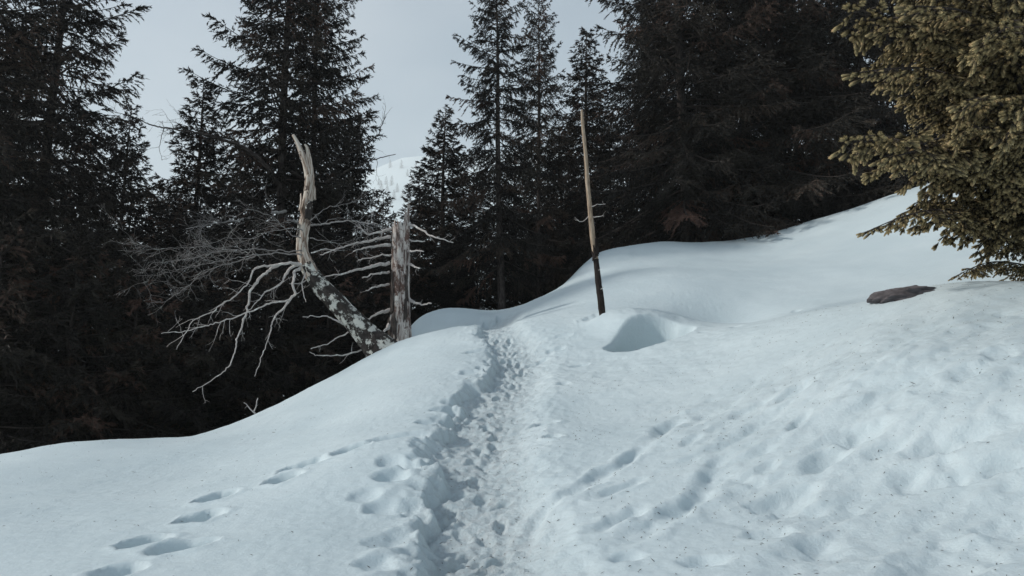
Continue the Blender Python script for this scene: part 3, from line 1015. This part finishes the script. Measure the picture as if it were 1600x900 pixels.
BR = [  # traced branches of the leaning dead tree: pixels, tip distance, root radius px, twigs, twig length, level
    ([(474, 414), (455, 411), (438, 412), (424, 415), (399, 417), (394, 425), (391, 439), (369, 461), (336, 483), (299, 503), (290, 520), (276, 546)], 13.6, 4.2, 12, .42, 1),
    ([(437, 413), (418, 423), (400, 442), (388, 460), (387, 485), (380, 505), (372, 522), (368, 545), (357, 575), (345, 585), (330, 594), (301, 612)], 13.2, 4.0, 7, .3, 1),
    ([(468, 412), (455, 417), (445, 432), (436, 447), (414, 457), (395, 478), (378, 500)], 13.9, 4.6, 8, .35, 1),
    ([(470, 418), (460, 424), (458, 444), (463, 461), (447, 470), (413, 477), (374, 493), (336, 505), (291, 517), (252, 521)], 13.4, 4.4, 12, .4, 1),
    ([(462, 458), (446, 478), (430, 492), (424, 511), (419, 530), (408, 560), (398, 588)], 13.7, 3.2, 6, .25, 1),
    ([(472, 398), (458, 397), (424, 395), (391, 400), (360, 405), (325, 412), (290, 418), (255, 428), (213, 431)], 13.0, 3.4, 24, .65, 2),
    ([(472, 392), (440, 392), (400, 389), (360, 391), (320, 386), (280, 387), (240, 389), (204, 376)], 12.8, 3.0, 26, .65, 2),
    ([(400, 399), (372, 408), (345, 415), (318, 425), (300, 440), (280, 457), (257, 474), (236, 468)], 13.2, 2.6, 20, .5, 2),
    ([(391, 394), (350, 392), (310, 400), (270, 408), (236, 412), (222, 428)], 13.1, 2.4, 22, .55, 2),
    ([(470, 372), (455, 368), (440, 352), (428, 340), (405, 330), (380, 328)], 13.6, 2.6, 14, .5, 2),
    ([(474, 360), (450, 356), (420, 362), (395, 372), (360, 372), (325, 380)], 13.2, 2.4, 16, .5, 2),
    ([(484, 345), (500, 330), (520, 322), (545, 318), (565, 312), (580, 318)], 14.9, 2.0, 10, .45, 2),
    ([(484, 372), (505, 375), (530, 382), (555, 380), (580, 372)], 14.9, 2.2, 12, .45, 2),
    ([(486, 395), (510, 388), (525, 393)], 14.5, 1.6, 4, .25, 1),
    ([(545, 508), (525, 500), (510, 494), (492, 493), (473, 495)], 13.7, 2.8, 1, .2, 0),
    ([(546, 518), (530, 526), (510, 537), (492, 543), (486, 545)], 13.7, 2.0, 2, .2, 0),
    ([(572, 545), (550, 552), (520, 557), (500, 556), (484, 550)], 13.6, 2.4, 4, .22, 0),
    ([(480, 424), (470, 442), (474, 458), (478, 472)], 14.0, 2.4, 2, .15, 0),
    ([(478, 438), (465, 445), (452, 443)], 14.0, 1.6, 1, .15, 0),
]
for k, (pix, d1, rp_, tw, tl_, lv) in enumerate(BR):
    branch(dead, pix, DT + .1, d1, rp_ * (.62 if lv < 2 else .40) * pxm, (.5 if lv < 2 else .25) * pxm, 100 + k, int(tw * (1 if lv < 2 else .9)), tl_, lv, mat=M_TWIG if lv < 2 else M_TWIG2)

# dead limbs of the black-trunked spruce behind it
DL = [([(447, 300), (433, 284), (418, 262), (400, 243), (380, 230), (350, 218), (315, 209), (280, 203), (240, 197), (212, 186), (196, 178)], 18.8, 5.0, 22, 1.1),
      ([(455, 268), (500, 290), (540, 268), (565, 256), (590, 248), (618, 241)], 21.0, 2.8, 12, .7),
      ([(455, 255), (510, 262), (545, 240), (572, 226), (590, 212), (602, 182)], 21.5, 2.8, 14, .8),
      ([(447, 330), (410, 335), (370, 345), (330, 350), (290, 358)], 20.5, 2.6, 20, .9),
      ([(450, 345), (490, 352), (540, 345), (590, 350)], 20.5, 2.6, 18, .9)]
for k, (pix, d1, rp_, tw, tl_) in enumerate(DL):
    o = branch(E1, pix, 22.3, d1, rp_ * 22 / F, .010, 200 + k, tw, tl_, 2, name='dead_limb', mat=M_BARK if k < 3 else M_TWIG)
    # the branch was traced in the place itself: bring it into the tree's own frame
    o.matrix_parent_inverse = (Matrix.Translation(E1.location) @ E1.rotation_euler.to_matrix().to_4x4() @ Matrix.Diagonal((*E1.scale, 1))).inverted() @ Matrix.Translation(E1.location)

# the broken stump
DS = 15.5
sb = at(625, 527, DS)
sb[2] = float(gz(sb[0], sb[1]))
stump = thing('tree_stump', 'tall broken upright stump with peeling silver wood and bare side branches', 'stump', sb)
so = np.array(stump.location)
pm = DS / F
Hs = float(at(625, 352, DS)[2] - sb[2])
na, nv = 48, 70
a = np.linspace(0, 2 * math.pi, na + 1)
tv = np.linspace(0, 1, nv)
A, TV = np.meshgrid(a, tv)
spike = np.exp(-(np.angle(np.exp(1j * (a - math.radians(-8)))) / .85) ** 2)
jag = .10 * fbm(np.cos(a) * 3 + 5, np.sin(a) * 3, 71, 3) * 2
hcol = Hs * (1 + jag * .7) + spike * .52
zc = -.35 + TV * (hcol[None, :] + .35)
q = np.clip(zc / Hs, -.2, 1.3)
rad = pm * (17.5 - 3.6 * smooth(0, .55, q) + 5 * np.exp(-np.clip(zc + .05, 0, 9) / .10) - .8 * smooth(.5, 1.1, q))
kf = fbm(np.cos(A) * 2.4, np.sin(A) * 2.4 + zc * .8, 72, 3) + .7 * fbm(np.cos(A) * 6.5 + zc * .25, np.sin(A) * 6.5, 73, 2)
rad = rad * (1 + .17 * kf)
leanx = -.03 * q
V = np.stack([rad * np.cos(A) + leanx - 0.0, rad * np.sin(A), zc], -1).reshape(-1, 3)
w = na + 1
ii, jj = np.meshgrid(np.arange(nv - 1), np.arange(na), indexing='ij')
Q = np.stack([ii * w + jj, ii * w + jj + 1, (ii + 1) * w + jj + 1, (ii + 1) * w + jj], -1).reshape(-1, 4)
# hollow inside the top
inner = V.reshape(nv, w, 3)[-1].copy()
inner_b = inner.copy()
inner_b[:, :2] *= .55
inner_b[:, 2] = Hs * .86
U = np.stack([A / (2 * math.pi), zc], -1).reshape(-1, 2)
nV = len(V)
V = np.concatenate([V, inner_b, [[0, 0, Hs * .82]]])
U = np.concatenate([U, np.stack([a / 6.283, np.full(w, 2.0)], 1), [[0, 0]]])
Q2 = np.array([[(nv - 1) * w + j_, (nv - 1) * w + j_ + 1, nV + j_ + 1, nV + j_] for j_ in range(na)])
T2 = np.array([[nV + j_, nV + j_ + 1, nV + w] for j_ in range(na)])
obj('trunk', mesh_data('stump_trunk', V, [np.concatenate([Q, Q2]), T2], M_STUMP, uv=U, smooth_shade=True), stump)
for k, (az, z0, wd, h) in enumerate([(-1.9, .15, .14, .75), (-1.35, .05, .12, .6), (-.8, .3, .12, .9), (-1.15, .95, .10, .8), (-.6, 1.2, .10, .7), (-1.7, 1.35, .09, .6), (-2.3, .9, .10, .9), (-.95, 1.75, .09, .5), (-2.6, .2, .13, .6)]):
    bark_plate(stump, (-.02, 0, z0), (math.cos(az), math.sin(az), 0), (-.015, 0, 1), wd, h, pm * (16.2 - 2.6 * min(1, z0 / 1.1)), 80 + k, M_STUMP if k % 2 else M_BARK)
SBR = [([(612, 357), (594, 362), (575, 368), (560, 355)], 15.0, 2.6, 6, .3), ([(610, 370), (588, 374), (560, 380), (540, 384), (500, 398)], 14.8, 2.4, 8, .35), ([(610, 383), (590, 384), (570, 388), (552, 393)], 15.0, 2.8, 4, .25),
       ([(608, 411), (580, 416), (555, 422), (530, 429), (503, 434)], 14.7, 3.2, 4, .25), ([(608, 425), (590, 427), (566, 434)], 15.0, 2.2, 2, .2), ([(608, 444), (592, 446), (572, 454)], 15.0, 2.0, 3, .2),
       ([(610, 484), (592, 489), (580, 496), (566, 504)], 14.9, 3.2, 2, .15), ([(612, 505), (604, 514), (593, 524)], 15.0, 4.6, 1, .1),
       ([(633, 350), (645, 352), (662, 361), (680, 371), (708, 379)], 14.9, 2.2, 4, .25), ([(634, 391), (645, 392), (662, 393)], 15.1, 2.0, 2, .15), ([(634, 411), (645, 416), (656, 419)], 15.1, 2.6, 2, .15),
       ([(636, 466), (648, 473), (660, 477), (674, 474)], 15.0, 2.8, 3, .12), ([(612, 398), (590, 400), (560, 406)], 15.3, 1.6, 4, .25), ([(634, 374), (650, 378), (664, 377)], 15.4, 1.5, 2, .2)]
for k, (pix, d1, rp_, tw, tl_) in enumerate(SBR):
    branch(stump, pix, DS, d1, rp_ * pm, .9 * pm, 300 + k, tw, tl_, 1, down=.25)

# the upright pole
pr = PW.copy()
pr[2] = float(gz(pr[0], pr[1]))
pole = thing('wooden_pole', 'slender leaning bare pole, pale above and black-barked below, beside the snow hollow', 'pole', pr)
po = np.array(pole.location)
dP = PW[1]
pk = dP / F
PP = [(943, 508, 5.4), (939, 470, 5.2), (935, 440, 5.0), (931, 405, 4.8), (926, 370, 4.8), (922, 330, 4.2), (918, 285, 4.0), (915, 240, 3.5), (911, 200, 3.0), (909, 172, 2.3)]
P = np.array([at(a_, b_, dP) for a_, b_, c in PP]) - po
R = np.array([c for a_, b_, c in PP]) * pk * .86
for nm, sl, mt, ro in (('bark_sleeve', slice(0, 4), M_POLEBARK, .30), ('shaft', slice(3, 10), M_POLE, .14)):
    mb = MB()
    q, r_ = resample(P[sl], R[sl] * (1.06 if nm == 'bark_sleeve' else 1), .03)
    r_ = r_ * (1 + .16 * np.maximum(0, fbm(np.arange(len(r_)) * .17, np.zeros(len(r_)), 91, 2)) * 2)
    tube(mb, q, r_, 14, ro, 9)
    obj(nm, mb.mesh('pole_' + nm, mt), pole)
for k in range(7):
    q_ = .25 + .75 * k / 7
    az_ = -2.6 + k * .75
    c_ = P[3] + (P[4] - P[3]) * (q_ * .9 - .3)
    bark_plate(pole, c_, (math.cos(az_), math.sin(az_), 0), P[5] - P[3], .035, .16 + .08 * (k % 3), R[3] * .98, 700 + k, M_POLEBARK)
for k, pix in enumerate([[(922, 322), (933, 321), (946, 318)], [(924, 338), (936, 340), (944, 336)], [(922, 335), (914, 346), (904, 347), (899, 344)], [(936, 452), (943, 449)], [(934, 425), (938, 420)]]):
    branch(pole, pix, dP, dP - .1, .8 * pk, .3 * pk, 400 + k, 2 if k < 3 else 0, .12, 0, name='twig')

# a dry sprig at the snow rim and a dark rock on the near rise
sg_ = at(398, 640, 11.9)
sg_[2] = float(gz(sg_[0], sg_[1]))
sprig = thing('dry_sprig', 'small forked dry sprig poking from the left snow rim', 'twig', sg_)
branch(sprig, [(399, 646), (392, 640), (381, 629)], 11.9, 11.8, .014, .006, 500, 1, .08, 0, name='stem')
branch(sprig, [(396, 644), (399, 636), (403, 622)], 11.9, 11.9, .012, .006, 501, 1, .08, 0, name='stem')

rc = hit(1420, 460)
th, ph = np.meshgrid(np.linspace(0, 2 * math.pi, 49), np.linspace(0, math.pi, 25))
rn = 1 + .42 * fbm(np.cos(th) * 2.2 * np.sin(ph) + 3, np.cos(ph) * 2.2 + np.sin(th) * np.sin(ph) * 2, 95, 5, .6)
V = np.stack([.37 * rn * np.cos(th) * np.sin(ph) ** .8, .30 * rn * np.sin(th) * np.sin(ph) ** .8, .11 * rn * np.cos(ph)], -1).reshape(-1, 3)
ii, jj = np.meshgrid(np.arange(24), np.arange(48), indexing='ij')
Q = np.stack([ii * 49 + jj, (ii + 1) * 49 + jj, (ii + 1) * 49 + jj + 1, ii * 49 + jj + 1], -1).reshape(-1, 4)
rock = obj('rock', mesh_data('rock', V, [Q], M_ROCK, smooth_shade=True))
rock.location = (rc[0], rc[1] + .12, float(gz(rc[0], rc[1])) - .01)
rock.rotation_euler = (0, -.06, -.12)
tag(rock, 'low dark rock showing at the rim of the snow below the near spruce', 'rock')

# ------------------------------------------------------------------ the near spruce on the right
def shoot_template(seed, rings=8, per=7):
    """a needle-covered shoot of unit length along +X"""
    r = np.random.default_rng(seed)
    V, T = [], []
    for k in range(rings):
        for j_ in range(per):
            a_ = 2 * math.pi * (j_ + .5 * (k % 2)) / per + r.normal(0, .15)
            x0 = (k + r.uniform(0, .6)) / rings * .92
            ln = .20 * (1 - .25 * (k / rings)) * r.uniform(.8, 1.2)
            o = np.array([0, math.cos(a_), math.sin(a_)])
            t_ = np.array([0, -math.sin(a_), math.cos(a_)])
            d_ = norm(np.array([.70, 0, 0]) + o * .80)
            p = np.array([x0, 0, 0]) + o * .02
            n0 = len(V)
            V += [p + t_ * .035, p - t_ * .035, p + d_ * ln]
            T.append([n0, n0 + 1, n0 + 2])
    n0 = len(V)
    for x0, rr_ in ((0, .06), (.55, .11), (1.02, .05)):
        for j_ in range(4):
            V.append(np.array([x0, rr_ * math.cos(j_ * 1.571), rr_ * math.sin(j_ * 1.571)]))
    for s in range(2):
        for j_ in range(4):
            a0, b0 = n0 + s * 4 + j_, n0 + s * 4 + (j_ + 1) % 4
            T += [[a0, b0, b0 + 4], [a0, b0 + 4, a0 + 4]]
    return np.array(V), np.array(T)


SHOOTS = [shoot_template(k) for k in range(4)]


def bough_mesh(seed, L=4.3, sparse=1.0):
    """axis along +X, spread in Y, hanging in Z"""
    r = np.random.default_rng(seed)
    mb = MB()
    S = np.linspace(0, 1, 24)
    ax = np.stack([L * S, .10 * L * np.sin(S * 3 + seed) * S * .5, L * (.055 * np.sin(S * math.pi) - 0.022 * np.sin(S * 6.28))], 1)
    tube(mb, ax, np.linspace(.028, .005, 24), 5)
    sp, sd2, sl = [], [], []          # shoots
    down = np.array([0, 0, -1.0])

    def twig(p0, d0, ln, lvl):
        m = max(3, int(ln / .045))
        pts, v = [np.array(p0)], norm(d0)
        for _ in range(m):
            v = norm(v + r.normal(0, .07, 3) + down * (.055 if lvl == 0 else .05))
            pts.append(pts[-1] + v * ln / m)
        pts = np.array(pts)
        tube(mb, pts, np.linspace(.004 + .006 * ln, .0025, len(pts)), 3)
        acc = 0
        for q in range(1, m):
            t_ = norm(pts[q + 1] - pts[q])
            sdv = norm(np.cross(t_, np.array([0, 0, 1.0])) + r.normal(0, .25, 3))
            for s in (-1, 1):
                if lvl == 0 and ln > .30 and r.random() < .55 * sparse:
                    twig(pts[q], t_ * r.uniform(.7, 1) + sdv * s * .9 + down * r.uniform(0, .4), max(.10, ln * .42 * (1.1 - q / m) * r.uniform(.7, 1.2)), 1)
                elif r.random() < .75 * sparse:
                    sp.append(pts[q])
                    sd2.append(norm(t_ * r.uniform(.8, 1.2) + sdv * s * r.uniform(.5, .95) + down * r.uniform(.05, .75)))
                    sl.append(r.uniform(.05, .085))
        for _ in range(2):
            sp.append(pts[-1] - t_ * .02)
            sd2.append(norm(norm(pts[-1] - pts[-2]) + r.normal(0, .22, 3)))
            sl.append(r.uniform(.065, .10))
    s = .10
    side = 1
    while s < 1.0:
        i_ = min(22, int(s * 23))
        p = ax[i_] + (ax[i_ + 1] - ax[i_]) * (s * 23 - i_)
        t_ = norm(ax[i_ + 1] - ax[i_])
        ln = (.12 + .20 * L * (1 - s) ** .75 * smooth(0, .25, s + .05)) * r.uniform(.65, 1.1)
        d_ = t_ * r.uniform(.55, .9) + np.array([0, side, 0]) * r.uniform(.6, 1.0) + down * r.uniform(.05, .35)
        twig(p, d_, ln, 0)
        side = -side
        s += r.uniform(.018, .030) / sparse
    twig(ax[-2], ax[-1] - ax[-2], .22, 1)
    sp, sd2, sl = np.array(sp), norm(np.array(sd2)), np.array(sl)
    # place the needle shoots
    wood = mb.mesh('near_spruce_bough_wood', M_BARK)
    x_ = sd2
    y_ = norm(np.cross(norm(r.normal(size=x_.shape)), x_))
    z_ = np.cross(x_, y_)
    VV, TT, tint, n0 = [], [], [], 0
    pick = r.integers(0, 4, len(sp))
    for k in range(4):
        m = pick == k
        tv_, tt_ = SHOOTS[k]
        c = int(m.sum())
        if not c:
            continue
        ln = sl[m]
        v = sp[m][:, None, :] + ln[:, None, None] * (tv_[None, :, 0:1] * x_[m][:, None, :] + 1.5 * tv_[None, :, 1:2] * y_[m][:, None, :] + 1.5 * tv_[None, :, 2:3] * z_[m][:, None, :])
        VV.append(v.reshape(-1, 3))
        TT.append((tt_[None] + (np.arange(c) * len(tv_))[:, None, None]).reshape(-1, 3) + n0)
        n0 += c * len(tv_)
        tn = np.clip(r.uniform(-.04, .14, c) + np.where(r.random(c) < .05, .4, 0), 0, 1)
        tint.append((tn[:, None] + np.clip(tv_[None, :, 0] - .38, 0, 1) * 1.15).reshape(-1))  # dark bases and pale young tips: the sunlit look is painted into the tint
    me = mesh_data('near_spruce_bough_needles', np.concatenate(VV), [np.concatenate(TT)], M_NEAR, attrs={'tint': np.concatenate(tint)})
    return me, wood, L


BOUGHS = [bough_mesh(10 + k, 4.3, .9) for k in range(3)]
TX, TY = 7.6, 9.9
tz = float(gz(TX, TY))
near_t = thing('spruce_tree', 'near sunlit spruce at the right edge with yellow-green boughs reaching left', 'tree', (TX, TY, tz - .05))
mb = MB()
zz = np.linspace(-.4, 13, 24)
tube(mb, np.stack([.06 * np.sin(zz * .4), .06 * np.cos(zz * .5), zz], 1), .21 * np.clip(1 - zz / 13, .02, 1) ** .8 * (1 + .4 * np.exp(-np.clip(zz, 0, 9) / .3)), 16, .12, 5)
obj('trunk', mb.mesh('near_spruce_trunk', M_BARK), near_t)


def place_bough(tip, rise, k, roll=0.0):
    """rise: how far above the tip the bough leaves the trunk"""
    needles, wood, L0 = BOUGHS[k % 3]
    b0 = np.array([TX, TY, tip[2] + rise])
    ch = np.asarray(tip, float) - b0
    ln = np.linalg.norm(ch)
    x_ = Vector(ch / ln)
    y_ = Vector((0, 0, 1)).cross(x_).normalized()
    z_ = x_.cross(y_)
    m = Matrix((x_, y_, z_)).transposed().to_4x4() @ Matrix.Rotation(roll, 4, 'X')
    s = ln / L0
    lat = .55 + .45 * s if s > 1 else s
    o = obj('bough', wood, near_t)
    o.matrix_local = Matrix.Translation(Vector(b0) - near_t.location) @ m @ Matrix.Diagonal((s, lat, lat, 1))
    n_ = obj('needles', needles, o)


TIPS = [(1312, 20, 6.4, .25, .2), (1345, 48, 6.8, .3, -.3), (1318, 118, 6.6, .25, -.15), (1308, 222, 6.5, .2, .15), (1350, 248, 6.9, .25, -.25),
        (1400, 12, 5.9, .3, -.3), (1545, 40, 5.3, .3, 0), (1590, 150, 5.2, .3, .3), (1480, 170, 6.1, .3, .2), (1500, 205, 6.6, .3, .0),
        (1400, 262, 7.4, .25, .2), (1360, -60, 6.3, .4, .2), (1470, -60, 5.6, .4, -.2), (1580, -50, 5.2, .4, .3), (1330, -25, 7.4, .4, -.3), (1540, 175, 7.4, .3, -.3),
        (1580, 205, 7.0, .3, .2), (1420, 190, 8.0, .3, 0), (1480, 20, 7.6, .4, .1), (1500, 90, 8.0, .4, -.1),
        (1340, 366, 8.3, .35, .05), (1400, 336, 8.7, .3, -.1), (1478, 434, 9.1, .25, -.1), (1525, 405, 9.2, .25, .15)]
for k, (px, py, d, rise, roll) in enumerate(TIPS):
    place_bough(at(px, py, d), rise, k, roll)
# the far side and the top of the same tree, unseen from here
r_ = np.random.default_rng(77)
for k in range(76):
    h = .8 + k * .146
    az = k * 2.4 + r_.normal(0, .2)
    dx, dy = math.cos(az), math.sin(az)
    ln = 3.6 * (1 - h / 13) ** .7 + .2
    if h < (2.8 if dx < .3 else 1.0) or (dx < .25 and dy < .8 and h < 7.0):
        continue
    place_bough((TX + dx * ln, TY + dy * ln, tz + h - .35), .35, k, r_.normal(0, .3))

# ------------------------------------------------------------------ litter on the snow
r_ = np.random.default_rng(5)
nl = 5200
lx = np.concatenate([r_.uniform(.6, 6.2, 3400), r_.normal(-.1, .35, 840), r_.uniform(-6, .5, 960)])
ly = np.concatenate([3.2 + 7.5 * r_.random(3400) ** 1.4, 3.4 + 9 * r_.random(840), 3.6 + 9 * r_.random(960)])
keep = fbm(lx / .9, ly / .9, 55, 2) + r_.normal(0, .25, nl) > -.08
lx, ly = lx[keep], ly[keep]
nl = len(lx)
ln = .004 + .014 * r_.random(nl) ** 1.8 * np.where(r_.random(nl) < .05, 2.4, 1)
wd = r_.uniform(.0014, .0030, nl) * np.where(ln > .03, 1.5, 1)
az = r_.uniform(0, 6.28, nl)
e = .02
gxn, gyn = (gz(lx + e, ly) - gz(lx - e, ly)) / (2 * e), (gz(lx, ly + e) - gz(lx, ly - e)) / (2 * e)
nrm = norm(np.stack([-gxn, -gyn, np.ones(nl)], 1))
dr = np.stack([np.cos(az), np.sin(az), np.zeros(nl)], 1)
dr = norm(dr - nrm * np.sum(dr * nrm, 1, keepdims=True) + nrm * r_.normal(.05, .15, nl)[:, None])
sv = np.cross(nrm, dr)
c = np.stack([lx, ly, gz(lx, ly) + .003], 1)
bend = nrm * (ln * .18)[:, None]
V = np.stack([c - dr * ln[:, None] - nrm * .002, c + sv * wd[:, None] + bend * .3, c + dr * ln[:, None] + bend, c - sv * wd[:, None] + bend * .3, c + nrm * (wd * 1.6)[:, None]], 1).reshape(-1, 3)
b0 = (np.arange(nl) * 5)[:, None]
T = np.concatenate([b0 + np.array([[0, 1, 4]]), b0 + np.array([[1, 2, 4]]), b0 + np.array([[2, 3, 4]]), b0 + np.array([[3, 0, 4]])])
litter = obj('needle_litter', mesh_data('needle_litter', V, [T], M_LITTER))
litter['kind'] = 'stuff'
litter['label'] = 'dark fallen needles and twig bits strewn over the snow'
litter['category'] = 'needle litter'

# ------------------------------------------------------------------ the misty far slope's trees, and the air
far_trunk, far_crown, far_h = spruce_meshes(31, 12, 3.0, .4, .5, fine=.30, ragged=.2, droop=.3, power=.8)
for k, (px, d) in enumerate([(586, 700), (598, 690), (607, 672), (600, 650), (616, 640), (611, 615), (632, 690), (622, 725), (590, 665), (625, 620), (640, 655), (580, 640), (645, 715), (604, 735), (636, 600)]):
    d *= 3.7
    x = (px - 800) / F * d
    t = thing('spruce_tree', 'tiny spruce fading into the mist on the far slope', 'tree', (x, d, float(gz(x, d)) - .3), 'spruces on the misty far slope')
    t.rotation_euler = (0, 0, k * 1.3)
    t.scale = (2.6 + .4 * (k % 3), 2.6 + .4 * (k % 3), 2.2 + .4 * (k % 3))
    obj('trunk', far_trunk, t)
    obj('crown', far_crown, t)

top = float(max(Z.max() + 25, 40))
bx0, bx1, by0, by1, bz0, bz1 = GX[0] - 20, GX[-1] + 20, GY[0] - 20, GY[-1] + 20, float(Z.min()) - 1.0, top
V = np.array([(x, y, z) for z in (bz0, bz1) for y in (by0, by1) for x in (bx0, bx1)])
Q = np.array([(0, 2, 3, 1), (4, 5, 7, 6), (0, 1, 5, 4), (2, 6, 7, 3), (0, 4, 6, 2), (1, 3, 7, 5)])
hm = bpy.data.materials.new('haze')
hm.use_nodes = True
hn = hm.node_tree.nodes
hn.clear()
ho = hn.new('ShaderNodeOutputMaterial')
hv = hn.new('ShaderNodeVolumePrincipled')
hv.inputs['Color'].default_value = (0.93, 0.95, 0.95, 1)
hv.inputs['Density'].default_value = 0.0003
hm.node_tree.links.new(hv.outputs['Volume'], ho.inputs['Volume'])
haze = obj('haze', mesh_data('haze', V, [Q], hm))
haze['kind'] = 'stuff'
print('Zrange', Z.min(), Z.max(), 'ground verts', len(GX) * len(GY), 'box', bx0, bx1, by0, by1, bz0, bz1)
print('tris', sum(sum(len(p.vertices) - 2 for p in me.polygons) if len(me.polygons) < 2000 else len(me.loops) - 2 * len(me.polygons) for me in bpy.data.meshes))
